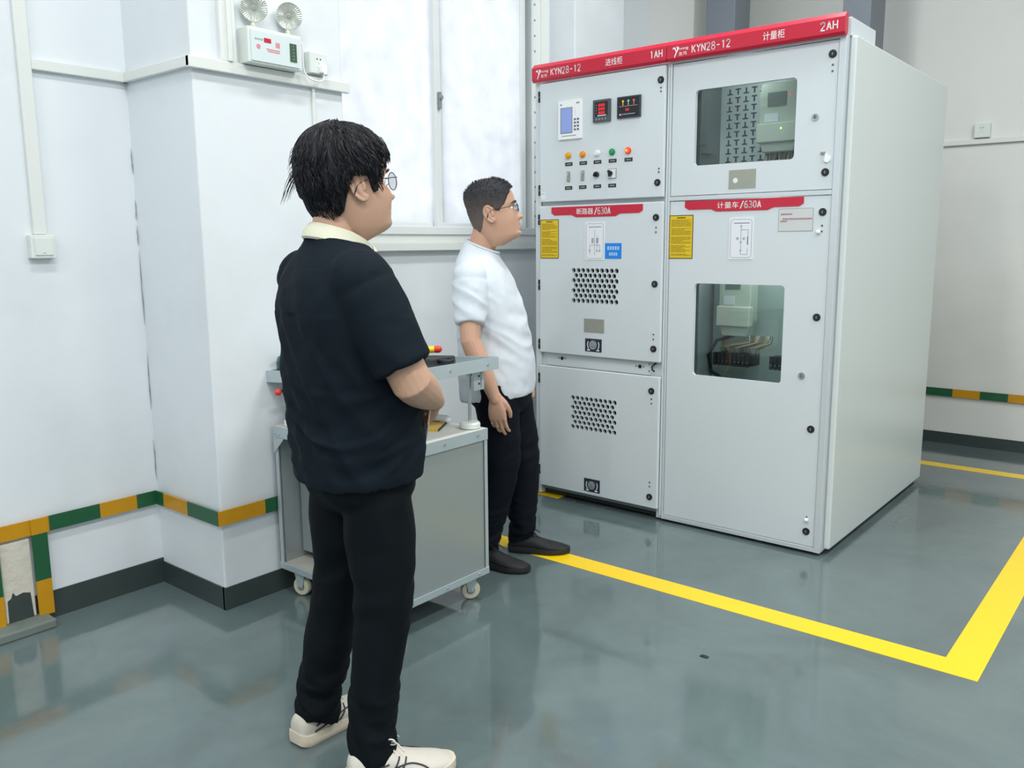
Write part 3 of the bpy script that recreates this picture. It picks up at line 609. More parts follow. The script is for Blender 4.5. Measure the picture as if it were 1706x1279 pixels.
for x0, x1, z in ((1.381, 1.432, 1.539), (1.39, 1.52, 1.518), (1.379, 1.41, 1.508)):
    x = x0
    while x < x1: m.box(x, min(x+.007, x1), Y-.002, Y-.0014, z-.003, z+.004); x += .0095
m.build('faded_notice', None, db)
for x, z in ((1.566, 1.545), (1.563, 1.09), (1.562, .586), (1.564, .107)): lock(db, x, z, Y)
lock(db, 1.509, .825, Y, True)
screws(db, 1.566, (1.463, 1.487), Y); screws(db, 1.563, (.175, .155), Y)
for c_ in ((1.552, Y-.006, 1.46), (1.563, Y-.006, .162)): m = MB(); m.use(M_WHITE).ball(c_, .010, 10); m.build('seal', None, db)
# interior seen through the windows
m = MB(); m.use(M_CAB).box(.90, 1.60, .27, .275, 1.63, 2.24)
pl = m.build('mounting_plate', None, c2)
m = MB(); m.use(M_GAP)
for i in range(12):
    for j in range(8):
        x = .985+.042*j; z = 1.70+.04*i; y0, y1 = .2685, .2695
        if (i+j) % 2 == 0 or True:
            up = j % 2 == 0
            m.box(x-.004, x+.004, y0, y1, z-.014, z+.014); zz = z-.014 if up else z+.008; m.box(x-.014, x+.014, y0, y1, zz, zz+.006)
tag(m.build('slot_pattern', None, pl), kind='stuff')
B(.9, .94, .06, .27, 1.63, 2.24).build('inner_post', mat('inner_post_grey', '6d7679', .4), c2)
def meter(x, z, y, wdt, h):
    m = MB(); P = [(x-wdt/2, z+h*.35), (x-wdt/2, z-h*.28), (x-wdt/2+.02, z-h*.5), (x+wdt/2-.02, z-h*.5), (x+wdt/2, z-h*.28), (x+wdt/2, z+h*.35), (x+wdt/2-.01, z+h*.5), (x-wdt/2+.01, z+h*.5)]
    m.use(mat('meter_shell', 'ccd3c6', .4)).prism(P, y, y+.09); m.use(mat('meter_cover', 'dfe3d6', .35)).box(x-wdt/2-.004, x+wdt/2+.004, y-.02, y+.03, z-h*.36, z-h*.08)
    e = m.build('electricity_meter', None, c2, bevel=.006)
    s_ = MB(); s_.use(mat('meter_lcd', '6f7c76', .3)).box(x-wdt*.28, x+wdt*.18, y-.004, y, z+h*.16, z+h*.36); s_.use(M_PAPER).box(x-wdt*.35, x+.0, y-.003, y, z-h*.06, z+h*.06)
    s_.use(mat('meter_red_led', 'd04040', .3, emit='ff3030', es=1.5)); disc(s_, x+wdt*.28, z+h*.3, y, .004, .002, 10)
    s_.build('meter_face', None, e); return e
e = meter(1.28, 1.985, .16, .19, .31)
m = MB(); m.use(mat('meter_green_led', '8cff40', .3, emit='9cff3c', es=6)).ball((1.302, .145, 1.932), .007, 8); m.build('status_light', None, e)
def wires(n, x0, x1, y, z0, z1, cols, x2=None, name='wires'):
    m = MB()
    for i in range(n):
        x = x0+(x1-x0)*i/(n-1); m.use(mat('wire_'+cols[i % len(cols)], cols[i % len(cols)], .5)); xe = x+random.uniform(-.03, .03) if x2 is None else x2[0]+(x2[1]-x2[0])*i/(n-1)
        m.tube([(x, y, z1), (x+random.uniform(-.012, .012), y-.01, z1-(z1-z0)*.35), (xe+random.uniform(-.01, .01), y-.012, z1-(z1-z0)*.7), (xe, y, z0)], .0028, 6)
    tag(m.build(name, None, c2, smooth='all'), kind='stuff')
wires(16, 1.21, 1.35, .2, 1.66, 1.83, ['c7b52e', '2c2f30', 'd5d8d2', '8c2f2a', '2c6a3a'])
B(.84, 1.6, .46, .465, .1, 1.58).build('inner_back_plate', mat('inner_plate', 'b4c2be', .5), c2)
B(.84, .925, .1, .12, .5, 1.58).build('inner_side_plate', mat('inner_dark', '454c52', .6), c2)
meter(1.05, 1.13, .26, .17, .36)
wires(14, 1.11, 1.24, .3, .86, .955, ['c7b52e', 'd5d8d2', '8c2f2a', '2c6a3a', 'b06a64'], (.97, 1.17))
wires(9, 1.33, 1.39, .3, .84, 1.03, ['c7b52e', 'd9c94a', '9bb07a'])
for x0, x1 in ((.95, 1.16), (1.25, 1.42)):
    m = MB(); m.use(M_BLACK).box(x0, x1, .25, .34, .805, .86)
    for k in range(int((x1-x0)/.022)): m.use(M_BLACKM).box(x0+.022*k+.002, x0+.022*k+.018, .24, .25, .80, .865); m.use(M_CHROME); disc(m, x0+.022*k+.01, .822, .24, .004, .002, 8)
    m.build('terminal_block', None, c2)
m = MB(); m.use(M_BLACK).tube([(1.04, .3, .95), (.95, .28, .92), (.91, .27, .84), (.93, .27, .76), (1.01, .27, .72)], .009, 8); m.build('cable', None, c2, smooth='all')
MB = _MB
def B(*a): return MB().box(*a)

def cab_fill(x, y, z, e):  # added fill light without a fitting, brightens the compartment behind the glass
    l = bpy.data.lights.new('cabinet_fill_light', 'POINT'); l.energy = e; l.shadow_soft_size = .04; l.color = (.93, 1, .95); o = bpy.data.objects.new('cabinet_fill_light', l); o.location = (x, y, z); COL.objects.link(o)
cab_fill(1.15, .06, 2.19, .6); cab_fill(1.3, .10, 1.50, 4.5)
# ------------------------------------------------------------------ tool cart
cx0, cx1, cy0, cy1 = .035, .745, -1.775, -1.285
ct = thing('tool_cart', 'grey sheet-metal cart on small castors behind the man in black', 'cart', (.39, -1.53, 0))
TC = Matrix.Translation((-.39, 1.53, 0))
def CB(): m = MB(); m.M = TC; return m
M_PANEL = mat('cart_panel', '9fa8a8', .3, .35, var=.05, vscale=5)
m = CB(); m.use(M_PANEL).box(cx1-.012, cx1-.004, cy0+.02, cy1-.012, .13, .675); m.box(cx0+.02, cx1-.02, cy1-.02, cy1-.012, .13, .675); m.box(cx0+.005, cx0+.012, cy0+.02, cy1-.02, .13, .675)
m.box(cx0+.02, cx1-.012, cy0+.10, cy0+.106, .16, .66)
m.build('side_panel', None, ct, bevel=.001)
m = CB(); m.use(M_STEEL)
for x in (cx0, cx1-.022):
    for y in (cy0, cy1-.022):
        m = CB(); m.use(M_STEEL); m.box(x, x+.022, y, y+.004, .11, .69); m.box(x if x < .1 else x+.018, (x if x < .1 else x+.018)+.004, y, y+.022, .11, .69)
        m.build('corner_post', None, ct, bevel=.001)
m = CB(); m.use(M_STEEL)
for z0, z1 in ((.108, .135), (.66, .705)):
    m.box(cx0, cx1, cy0-.003, cy0+.002, z0, z1); m.box(cx0, cx1, cy1-.002, cy1+.003, z0, z1); m.box(cx1-.002, cx1+.003, cy0, cy1, z0, z1); m.box(cx0-.003, cx0+.002, cy0, cy1, z0, z1)
m.use(M_CHROME)
for y in (cy0+.06, (cy0+cy1)/2, cy1-.06): m.cyl((cx1+.003, y, .685), (cx1+.007, y, .685), .006, n=8); m.cyl((cx1+.003, y, .122), (cx1+.007, y, .122), .005, n=8)
for x in (cx0+.015, cx0+.04): m.cyl((x, cy0-.003, .675), (x, cy0-.006, .675), .005, n=8)
m.use(M_STEEL).add([(cx0, cy0-.004, .66), (cx0+.07, cy0-.004, .66), (cx0, cy0-.004, .59)], [(0, 1, 2), (2, 1, 0)])
m.build('frame', None, ct, bevel=.001)
m = CB(); m.use(mat('cart_top_paint', 'd4d5cc', .45, var=.06, vscale=8)).box(cx0+.003, cx1-.003, cy0+.003, cy1-.003, .699, .7045); m.build('top_shelf', None, ct)
m = CB(); m.use(mat('cart_base_paint', 'a9a8a0', .5, var=.2, vscale=20)).box(cx0+.01, cx1-.01, cy0+.01, cy1-.01, .115, .13); m.build('bottom_shelf', None, ct)
for x, y, a in ((.125, -1.735, .3), (.69, -1.335, .9), (.69, -1.735, .2), (.125, -1.335, 1.2)):
    c = CB(); c.M = TC @ Matrix.Translation((x, y, 0)) @ Matrix.Rotation(a, 4, 'Z')
    c.use(M_STEEL).box(-.03, .03, -.03, .03, .104, .109); c.prism([(-.028, .104), (.022, .104), (.008, .034), (-.012, .034)], -.019, -.016); c.prism([(-.028, .104), (.022, .104), (.008, .034), (-.012, .034)], .016, .019)
    o = c.build('castor', None, ct)
    k = CB(); k.M = c.M; k.use(mat('castor_wheel', 'd2cfb4', .5)); R = []
    for yy, rr in ((-.014, .026), (-.013, .035), (-.008, .0385), (0, .0395), (.008, .0385), (.013, .035), (.014, .026)): R.append([(-.002+rr*math.cos(2*PI*j/24), yy, .04+rr*math.sin(2*PI*j/24)) for j in range(24)])
    k.rings(R); k.use(M_GREY).cyl((-.002, -.0145, .04), (-.002, .0145, .04), .018, n=16); k.use(M_CHROME).cyl((-.002, -.021, .04), (-.002, .021, .04), .006, n=8); k.build('wheel', None, o, smooth=35)
# adjustable tray standing on the cart
tr = thing('adjustable_tray', 'slightly tilted grey steel tray on screw legs, standing on the cart', 'tray', (.36, -1.50, .705))
TT = Matrix.Translation((-.36, 1.50, -.705))
tilt = -math.atan2(.055, .74); TR = TT @ Matrix.Translation((.37, -1.50, .93)) @ Matrix.Rotation(tilt, 4, 'Y')
def TB(): m = MB(); m.M = TR; return m
hx, hy = .385, .275
m = TB(); m.use(M_STEEL).box(-hx, hx, -hy, hy, -.012, -.008)
for b in ((-hx, hx, -hy-.003, -hy, -.024, .024), (-hx, hx, hy, hy+.003, -.024, .024), (-hx-.003, -hx, -hy, hy, -.024, .024), (hx, hx+.003, -hy, hy, -.024, .024)): m.box(*b)
m.box(-hx, -hx+.04, -hy, hy, .020, .024)
m.build('tray_top', None, tr, bevel=.001)
for y in (-.19, .0, .21): m = TB(); m.use(M_CHROME).cyl((hx+.003, y, 0), (hx+.007, y, 0), .006, n=8); m.build('screw', None, tr)
for x, y in ((.69, -1.325), (.69, -1.72), (.10, -1.325), (.10, -1.72)):
    zt = .93+(x-.37)*.0745-.012
    m = MB(); m.M = TT; m.use(M_STEEL); sy = 1 if y > -1.5 else -1; m.box(x+.03, x+.033, y-.01, y+.05, zt-.085, zt); m.box(x-.002, x+.033, y+.03*sy, y+.033*sy if sy > 0 else y+.03*sy+.003, zt-.075, zt)
    m.use(M_GAP)
    for k in range(2): m.cyl((x+.0335, y+.02, zt-.03-.03*k), (x+.034, y+.02, zt-.03-.03*k), .005, n=8)
    m.build('bracket', None, tr)
    l = MB(); l.M = TT; l.use(M_CHROME).cyl((x, y, .73), (x, y, zt), .0068, n=12); l.use(M_STEEL).cyl((x, y, zt-.03), (x, y, zt-.003), .011, n=12); lo = l.build('leg', None, tr, smooth=35)
    f = MB(); f.M = TT; f.use(M_PVC2); R = []
    for zz, rr in ((.7052, .036), (.708, .041), (.724, .041), (.731, .036), (.733, .012)): R.append([(x+rr*math.cos(2*PI*j/28), y+rr*math.sin(2*PI*j/28), zz) for j in range(28)])
    f.rings(R); f.build('foot', None, lo, smooth=35)
def on_tray(x, y, up): return (x, y, .93+(x-.37)*.0745-.008+up)
# things on the tray
tx, ty = .075-.37, -1.715+1.5; tz = -.0079
WR = Matrix.Translation((.37, -1.50, .93)) @ Matrix.Rotation(tilt, 4, 'Y')
m = MB(); m.M = WR; prof = [(.030, 0), (.040, .006), (.048, .03), (.048, .06), (.040, .082), (.030, .088)]
m.use(M_TEAL).rings([[(tx+r_*math.cos(2*PI*j/28), ty+r_*math.sin(2*PI*j/28), tz+z) for j in range(28)] for r_, z in prof]); m.rings([[(tx+(r_-.003)*math.cos(2*PI*j/28), ty+(r_-.003)*math.sin(2*PI*j/28), tz+z+.001) for j in range(28)] for r_, z in prof][::-1])
tag(m.build('glass_jar', None, None, smooth=40), 'squat teal glass jar on the left end of the tray', 'jar')
zt = on_tray(.45, -1.36, 0)[2]
WR = Matrix.Translation((.37, -1.50, .93)) @ Matrix.Rotation(tilt, 4, 'Y')
ca = MB(); ca.M = WR; ca.use(M_BLACKM).box(.01, .23, .06, .20, -.0075, .036); cs = tag(ca.build('instrument_case', None, None, bevel=.008, seg=3), 'black instrument case lying on the steel tray', 'case')
k = MB(); k.M = WR; k.use(M_BLACK).tube([(.23, .10, .022), (.265, .11, .022), (.275, .13, .02), (.265, .15, .02), (.23, .16, .022)], .008, 8); k.build('handle', None, cs, smooth='all')
p0, p1 = Vector((.34, -1.47, zt+.066)), Vector((.525, -1.315, zt+.076)); d = (p1-p0).normalized()
m = MB(); m.use(M_YELLOW).cyl(p0, p0+d*.222, .0135); o = tag(m.build('insulated_handle', None, None, smooth=35), 'yellow insulated tool handle with a red end, lying over the black case', 'tool handle')
m = MB(); m.use(mat('red_plastic', 'd93a2c', .35)).limb([p0+d*.224, p0+d*.236], [.0145, .0145]); m.build('end_cap', None, o, smooth='all')
zt = on_tray(.60, -1.48, 0)[2]
for (a, b_, c, dd, lb, hm) in ((.57, -1.51, .70, -1.46, 'screwdriver with a long black handle nearest the tray rim', M_BLACK), (.52, -1.60, .69, -1.50, 'screwdriver with a dark tip pointing at the black case', M_BLACKM)):
    p0, p1 = Vector((a, b_, on_tray(a, b_, .0175)[2])), Vector((c, dd, on_tray(c, dd, .0175)[2])); q = p0.lerp(p1, .5)
    m = MB(); m.use(M_CHROME).cyl(p0, q, .004, n=10); o = tag(m.build('screwdriver', None, None, smooth=35), lb, 'screwdriver', 'screwdrivers on the tray'); m = MB(); m.use(hm).limb([q, q.lerp(p1, .9)], [.008, .006]); m.build('handle', None, o, smooth='all')
m = MB(); m.use(M_WHITE).box(-.09, .09, -.05, .05, 0, .006); o = tag(m.build('notebook', None, None), 'thin white notebook under the tools on the tray', 'notebook'); o.matrix_world = Matrix.Translation(on_tray(.56, -1.40, .0005)) @ Matrix.Rotation(tilt, 4, 'Y') @ Matrix.Rotation(.7, 4, 'Z')
o.location.y -= .14
m = MB(); m.use(mat('red_plastic', '', .3)).ball((.115, -1.80, .853), .014, 14); m.use(M_BLACK).cyl((.115, -1.787, .855), (.115, -1.72, .863), .006, n=10); m.use(M_STEEL).cyl((.115, -1.765, .858), (.115, -1.765, .893), .005, n=8)
o = m.build('red_knob', None, None, smooth=40); o.parent = tr; o.matrix_parent_inverse = tr.matrix_world.inverted(); 
for v in o.data.vertices: pass
o.data.transform(TT)
# things on the cart top
m = MB(); m.use(mat('yellow_folder', 'e0ae12', .4)).box(-.11, .11, -.075, .075, 0, .006); o = m.build('folder', None, None, bevel=.001); o.location = (.50, -1.44, .7049); o.rotation_euler = (0, 0, .55); tag(o, 'yellow folder with a dark edge lying on the cart top', 'folder')
m = MB(); m.use(M_BLACKM).box(.110, .114, -.075, .075, 0, .0075).box(-.11, .11, .075, .079, 0, .0075); m.build('dark_edge', None, o)
m = MB(); m.use(M_PAPER).limb([(0, 0, .0165), (.20, 0, .0165)], [.016, .016]); o = m.build('reflection_roll', None, None, smooth=40); o.location = (.36, -1.34, .7049); o.rotation_euler = (0, 0, .12); tag(o, 'white roll shape standing in for the reflection at the back of the cart top', 'reflection stand-in')  # white shape put in for the bright reflection off the cart's top panel
# ------------------------------------------------------------------ people
def V(*a): return Vector(a)
def smooth_pts(P, k=4):      # Catmull-Rom through tuples of any length
    out = []; n = len(P)
    for i in range(n-1):
        q = [P[max(0, min(n-1, i+d))] for d in (-1, 0, 1, 2)]
        for s_ in range(k):
            t = s_/k
            out.append(tuple(.5*(2*b+(c-a)*t+(2*a-5*b+4*c-d)*t*t+(3*b-a-3*c+d)*t**3) for a, b, c, d in zip(*q)))
    out.append(tuple(P[-1])); return out
def sup(t, e): c, s_ = math.cos(t), math.sin(t); return math.copysign(abs(s_)**e, s_), math.copysign(abs(c)**e, c)
def torso_rings(rows, n=40, e=.85, k=4):   # rows: z, cx, cy, rx, ry, tilt (z added per y)
    R = []
    for z, cx, cy, rx, ry, tl in smooth_pts(rows, k):
        q = []
        for j in range(n):
            sx, sy = sup(2*PI*j/n, e); q.append(V(cx+rx*sx, cy+ry*sy, z+tl*sy*ry))
        R.append(q[::-1])
    return R
HEAD = [ # z, front, back, half width
 (-.138, .020, -.050, .040), (-.128, .050, -.050, .048), (-.118, .078, -.052, .054), (-.105, .093, -.062, .060), (-.090, .0925, -.070, .064), (-.075, .0935, -.078, .067), (-.06, .0945, -.084, .0695), (-.04, .093, -.090, .072), (-.02, .090, -.095, .074),
 (0, .087, -.0985, .0755), (.018, .0935, -.100, .0765), (.04, .094, -.101, .077), (.062, .090, -.099, .0755), (.085, .078, -.091, .070), (.103, .058, -.074, .058), (.114, .036, -.054, .042), (.121, .012, -.028, .020), (.1235, -.006, -.012, .003)]
def gz(v, c, s_): return math.exp(-((v-c)/s_)**2)
def head_surface(z, fr, bk, hw, t, fat=0, off=0, nose=1, mask=False):
    yc = -.012; s_, c = math.sin(t), math.cos(t)
    e = .88 if c > 0 else 1.0
    x = (hw+off)*math.copysign(abs(s_)**e, s_); y = yc+((fr-yc+off) if c > 0 else (yc-bk+off))*math.copysign(abs(c)**(.92 if c > 0 else 1), c)
    if c > 0 and not mask:
        ax = abs(x)
        # nose ridge
        nz = -z
        if -.004 < nz < .056:
            q = max(0, nz/.041)
            ridge = (.0235*q**1.2 if q < 1 else .0235*max(0, 1-((q-1)/.33)**2))
            y += nose*ridge*math.exp(-(ax/(.009+.009*min(1, q)))**2)
            y += nose*.008*gz(nz, .040, .008)*gz(ax, .013, .006)
        y -= .0105*gz(ax, .031, .015)*gz(z, .0, .013)            # eye sockets
        y += .0035*gz(z, .021, .008)*gz(ax, .028, .022)          # brow
        y += .0055*gz(z, -.0675, .0055)*gz(ax, 0, .020)          # upper lip
        y -= .0035*gz(z, -.074, .0022)*gz(ax, 0, .022)
        y += .0055*gz(z, -.081, .0055)*gz(ax, 0, .018)           # lower lip
        y -= .004*gz(z, -.092, .006)*gz(ax, 0, .02)
        y += .005*gz(z, -.108, .012)*gz(ax, 0, .02)              # chin
        y += (.004+fat*.5)*gz(z, -.035, .022)*gz(ax, .045, .018)  # cheek
    if fat:
        x *= 1+fat*6*gz(z, -.07, .045)*max(0, c+.25)
    return x, y
def head_rings(M, fat, n=120):
    R = []
    for z, fr, bk, hw in smooth_pts(HEAD, 5):
        q = []
        for j in range(n):
            t = 2*PI*j/n; t = t-.30*math.sin(t)
            x, y = head_surface(z, fr, bk, hw, t, fat); q.append(M @ V(x, y, z))
        R.append(q[::-1])
    return R
def ear(mb, M, sgn):
    A = M @ Matrix.Translation((sgn*.0745, -.014, -.012)) @ Matrix.Rotation(sgn*math.radians(-22), 4, 'Z') @ Matrix.Rotation(math.radians(8), 4, 'X')
    P = [(0, .013, .016), (0, .010, .029), (0, -.002, .034), (0, -.014, .029), (0, -.0195, .014), (0, -.018, -.004), (0, -.011, -.019), (0, -.002, -.029), (0, .008, -.030), (0, .012, -.021)]
    P = smooth_pts(P, 3); n = len(P)
    rad = [.0042+.0018*max(0, (i/n-.75)*4) for i in range(n)]
    mb.limb([A @ V(sgn*.006+sgn*.004*math.sin(PI*i/n), p[1], p[2]) for i, p in enumerate(P)], rad, 8)
    mb.limb([A @ V(sgn*.004, -.003, .022), A @ V(sgn*.001, -.005, .0), A @ V(sgn*.002, .003, -.022)], [.009, .011, .0085], 10)
    mb.limb([A @ V(sgn*.004, .001, .020), A @ V(sgn*.006, -.009, .010), A @ V(sgn*.006, -.010, -.006), A @ V(sgn*.005, -.002, -.016)], [.003, .0035, .0035, .003], 8)
    mb.limb([A @ V(sgn*.004, .012, .006), A @ V(sgn*.006, .010, -.006)], [.0055, .005], 8)
def hand(mb, wrist, d, nrm, curl, thumb_side, sc=1.0, spread=.05, curls=None):
    """wrist point, direction towards the fingers, normal out of the back of the hand, curl in radians per joint"""
    d = d.normalized(); nrm = (nrm-d*nrm.dot(d)).normalized(); sd = d.cross(nrm)*thumb_side   # sd towards the thumb
    P = lambda a, b_, c: wrist+(d*a+sd*b_+nrm*c)*sc
    R = []
    for a, hw, th, off in ((-.02, .026, .021, 0), (0, .027, .019, 0), (.02, .033, .017, 0), (.045, .039, .0165, 0), (.07, .041, .015, -.001), (.088, .040, .012, -.002), (.096, .034, .008, -.003)):
        R.append([P(a, hw*math.copysign(abs(math.cos(q))**.8, math.cos(q)), off+th*math.sin(q)) for q in [2*PI*j/20 for j in range(20)]])
    mb.rings(R)
    for i, (b_, L, rr, a0) in enumerate(((.029, .070, .0088, .088), (.0098, .079, .0092, .092), (-.0098, .073, .0088, .089), (-.0285, .057, .0078, .081))):
        c_ = (curls[i] if curls else curl*(1+.08*i)); ang = .12+c_*.35; sp = spread*(1.5-i)*.6; pts = [P(a0-.022, b_*.92, .001)]; rad = [rr*1.08]
        cur = Vector((a0, b_, -.001)); pts.append(P(*cur)); rad.append(rr*1.12)
        for k, (fr, da) in enumerate(((.45, c_*.9), (.30, c_*1.1), (.25, c_*.7))):
            for h in (.5, 1):
                cur = cur+Vector((math.cos(ang)*math.cos(sp), math.sin(sp), -math.sin(ang)))*L*fr*.5; pts.append(P(*cur)); rad.append(rr*(1.0-.09*(k+h*.5))*(1.0 if h == .5 else 1.03))
            ang += da
        mb.limb(pts, rad, 12)
    th = [(-.002, .018, -.006), (.022, .034, -.012), (.045, .044, -.020), (.066, .047, -.028), (.084, .044, -.034)]
    mb.limb([P(*q) for q in th], [.014, .0145, .0115, .0105, .0085], 12)
def arm_pts(sh, el, wr): 
    return [sh, sh.lerp(el, .25), sh.lerp(el, .6), sh.lerp(el, .9), el, el.lerp(wr, .12), el.lerp(wr, .3), el.lerp(wr, .6), el.lerp(wr, .88), wr]
def remesh(mb, name, m, parent, vox, it=4, fold=None, smooth=True):
    o = mb.build(name, m, parent); r_ = o.modifiers.new('r', 'REMESH'); r_.mode = 'VOXEL'; r_.voxel_size = vox; r_.use_smooth_shade = True
    if it: s_ = o.modifiers.new('s', 'SMOOTH'); s_.factor = .5; s_.iterations = it
    bpy.context.view_layer.update(); bake(o)
    if fold:
        me = o.data; me.update(); nr = [v.normal.copy() for v in me.vertices]
        for v, n_ in zip(me.vertices, nr): v.co += n_*fold(v.co)
        me.update()
    o.data.polygons.foreach_set('use_smooth', [True]*len(o.data.polygons)); return o
SKIN_MATS = {}
def skin(name, base, red):
    m = mat(name, base, .48, bump=.05, bscale=220, var=.06, vscale=14)
    b = m.node_tree.nodes['Principled BSDF']; b.inputs['Subsurface Weight'].default_value = .12; b.inputs['Subsurface Radius'].default_value = (1, .35, .2); b.inputs['Subsurface Scale'].default_value = .008
    return m
def ridge(v): return 1-math.sqrt(v*v+.006)*2     # sharp-ish fold profile from noise
def fold_noise(co, sc, seed, a): 
    p = Vector((co.x*sc[0]+seed, co.y*sc[1]+seed*.7, co.z*sc[2])); return a*(max(-.4, ridge(noise.noise(p)))-.55)
def shoe(parent, M, L, upper, sole, lace, stripe, collar):
    """M: local frame, origin under the heel, +y towards the toe"""
    rows = [ # y, half width, top z, bottom z
        (.000, .020, .062, .020), (.008, .031, .078, .012), (.03, .036, .088, .010), (.065, .037, .088, .010), (.10, .038, .084, .010), (.13, .041, .074, .010), (.165, .046, .062, .010), (.20, .048, .052, .011), (.232, .043, .045, .013), (.256, .034, .038, .016), (.272, .022, .031, .02), (.281, .008, .025, .021)]
    k = L/.281; R = []
    for y, hw, zt, zb in smooth_pts(rows, 4):
        q = []
        for j in range(28):
            sx, sy = sup(2*PI*j/28, .8); tz_ = (zt+zb)/2+(zt-zb)/2*sy; wd_ = hw*(1-.25*max(0, sy)**1.5); q.append(M @ V((wd_*sx+ .006*math.sin(y/.281*PI))*1.0, y*k, tz_))
        R.append(q)
    mb = _MB(); mb.use(upper).rings(R); o = mb.build('shoe', None, parent, smooth='all')
    R = []
    for y, hw, zt, zb in smooth_pts(rows, 4):
        h = .030 if y < .1 else .030-.008*(y-.1)/.18
        q = []; hh = hw+.0045; lift = .0 if y < .2 else (y-.2)*.09; lift += max(0, .02-y)*.3
        for dx, dz in ((-.92, 0), (-1, .006), (-1.03, h*.5), (-.96, h), (-.7, h*1.02), (.7, h*1.02), (.96, h), (1.03, h*.5), (1, .006), (.92, 0)): q.append(M @ V(hh*dx+.006*math.sin(y/.281*PI), (y-.003)*k*1.012, max(dz, 0)+lift+.0005))
        R.append(q)
    mb = _MB(); mb.use(sole).rings(R)
    s_ = mb.build('sole', None, o, smooth=50)
    mb = _MB(); mb.use(lace)
    for i in range(5):
        y = .105+.017*i; zt = .087-.0105*i
        mb.tube([M @ V(-.020, y*k, zt-.008), M @ V(0.004, (y+.006)*k, zt+.003), M @ V(.026, y*k, zt-.008)], .0026, 6); mb.tube([M @ V(-.020, (y+.012)*k, zt-.012), M @ V(.004, (y+.006)*k, zt+.001), M @ V(.026, (y+.012)*k, zt-.012)], .0026, 6)
    for sg in (-1, 1):
        P = smooth_pts([(.003, .098, .088), (.003+sg*.018, .098, .106), (.003+sg*.034, .112, .112), (.003+sg*.032, .118, .100), (.003+sg*.010, .104, .090)], 4); mb.tube([M @ V(p[0], p[1]*k, p[2]) for p in P], .0022, 6)
        P = smooth_pts([(.003, .102, .088), (.003+sg*.02, .12, .098), (.003+sg*.035, .14, .080)], 4); mb.tube([M @ V(p[0], p[1]*k, p[2]) for p in P], .002, 6)
    mb.build('laces', None, o, smooth='all')
    if stripe:
        mb = _MB(); mb.use(stripe)
        for sg in (-1, 1):
            def Q(y, z):
                rr = smooth_pts(rows, 4); a = min(rr, key=lambda q: abs(q[0]-y)); hw, zt, zb = a[1], a[2], a[3]; sy = max(-1, min(1, (z-(zt+zb)/2)/((zt-zb)/2))); s_y = math.copysign(abs(sy)**(1/.8), sy); sx = max(0, 1-s_y*s_y)**.4
                return M @ V(sg*(hw*(1-.25*max(0, sy)**1.5)*sx+.0018)+.006*math.sin(y/.281*PI), y*k, z)
            for pts in ([(.035, .036), (.07, .040), (.11, .050), (.15, .055), (.185, .046), (.205, .034)], [(.095, .034), (.115, .052), (.128, .068)], [(.118, .034), (.135, .050), (.146, .064)], [(.04, .050), (.075, .056), (.10, .060)]):
                mb.tube([Q(*p) for p in smooth_pts(pts, 4)], .0022, 6)
        mb.build('side_stripes', None, o, smooth='all')
    return o
def glasses(parent, M, col, rnd):
    mb = _MB(); mb.use(mat('spectacle_frame_'+col, col, .3, .6))
    y0 = .103; W_ = .033; zc = -.004
    for sg in (-1, 1):
        P = []
        for j in range(28):
            q = 2*PI*j/28; sx, sy = sup(q, 1.0 if rnd else .6); P.append(M @ V(sg*W_+(.023 if rnd else .025)*sx, y0-abs(sg*W_+.023*sx)*.10, zc+(.021 if rnd else .0165)*sy))
        mb.tube(P, .0012 if rnd else .0014, 6, closed=True)
        xe = sg*(W_+.024)
        mb.tube([M @ V(xe, y0-.006, zc+.008), M @ V(sg*.072, y0-.012, zc+.008), M @ V(sg*.079, .05, zc+.008), M @ V(sg*.081, -.004, zc+.008), M @ V(sg*.082, -.022, zc-.002), M @ V(sg*.080, -.032, zc-.022)], [.0012, .0013, .0013, .0014, .002, .002], 6)
        mb.tube([M @ V(sg*.012, y0-.001, zc-.004), M @ V(sg*.009, y0-.010, zc-.010)], .001, 5)
    mb.tube([M @ V(-.011, y0, zc+.006), M @ V(0, y0+.003, zc+.009), M @ V(.011, y0, zc+.006)], .0012, 6)
    o = mb.build('glasses', None, parent, smooth='all')
    mb = _MB(); mb.use(M_LENS)
    for sg in (-1, 1):
        for dy in (0,):
            P = [M @ V(sg*W_+(.022 if rnd else .024)*sup(2*PI*j/28, 1.0 if rnd else .6)[0], y0-abs(sg*W_)*.10+dy, zc+(.020 if rnd else .0155)*sup(2*PI*j/28, 1.0 if rnd else .6)[1]) for j in range(28)]
            Q = [p+(M.to_3x3() @ V(0, .0015, 0)) for p in P]; mb.rings([P, Q])
    mb.build('lenses', None, o); return o
def eyes(parent, M):
    for sg in (-1, 1):
        mb = _MB(); mb.use(mat('eye_white', 'e8e6e2', .2)); c = M @ V(sg*.031, .0705, .0); mb.ball(c, .0122, 16)
        d = (M.to_3x3() @ V(0, 1, 0)).normalized(); mb.use(mat('iris', '1c120d', .15)).ball(c+d*.0068, .0062, 12)
        mb.build('eye', None, parent, smooth='all')
def brows(parent, M, m_):
    mb = _MB(); mb.use(m_)
    for sg in (-1, 1):
        mb.tube([M @ V(sg*.014, .0965, .018), M @ V(sg*.028, .0955, .024), M @ V(sg*.044, .0855, .022), M @ V(sg*.052, .0765, .017)], [.0022, .0035, .003, .001], 8)
    mb.build('eyebrows', None, parent, smooth='all')
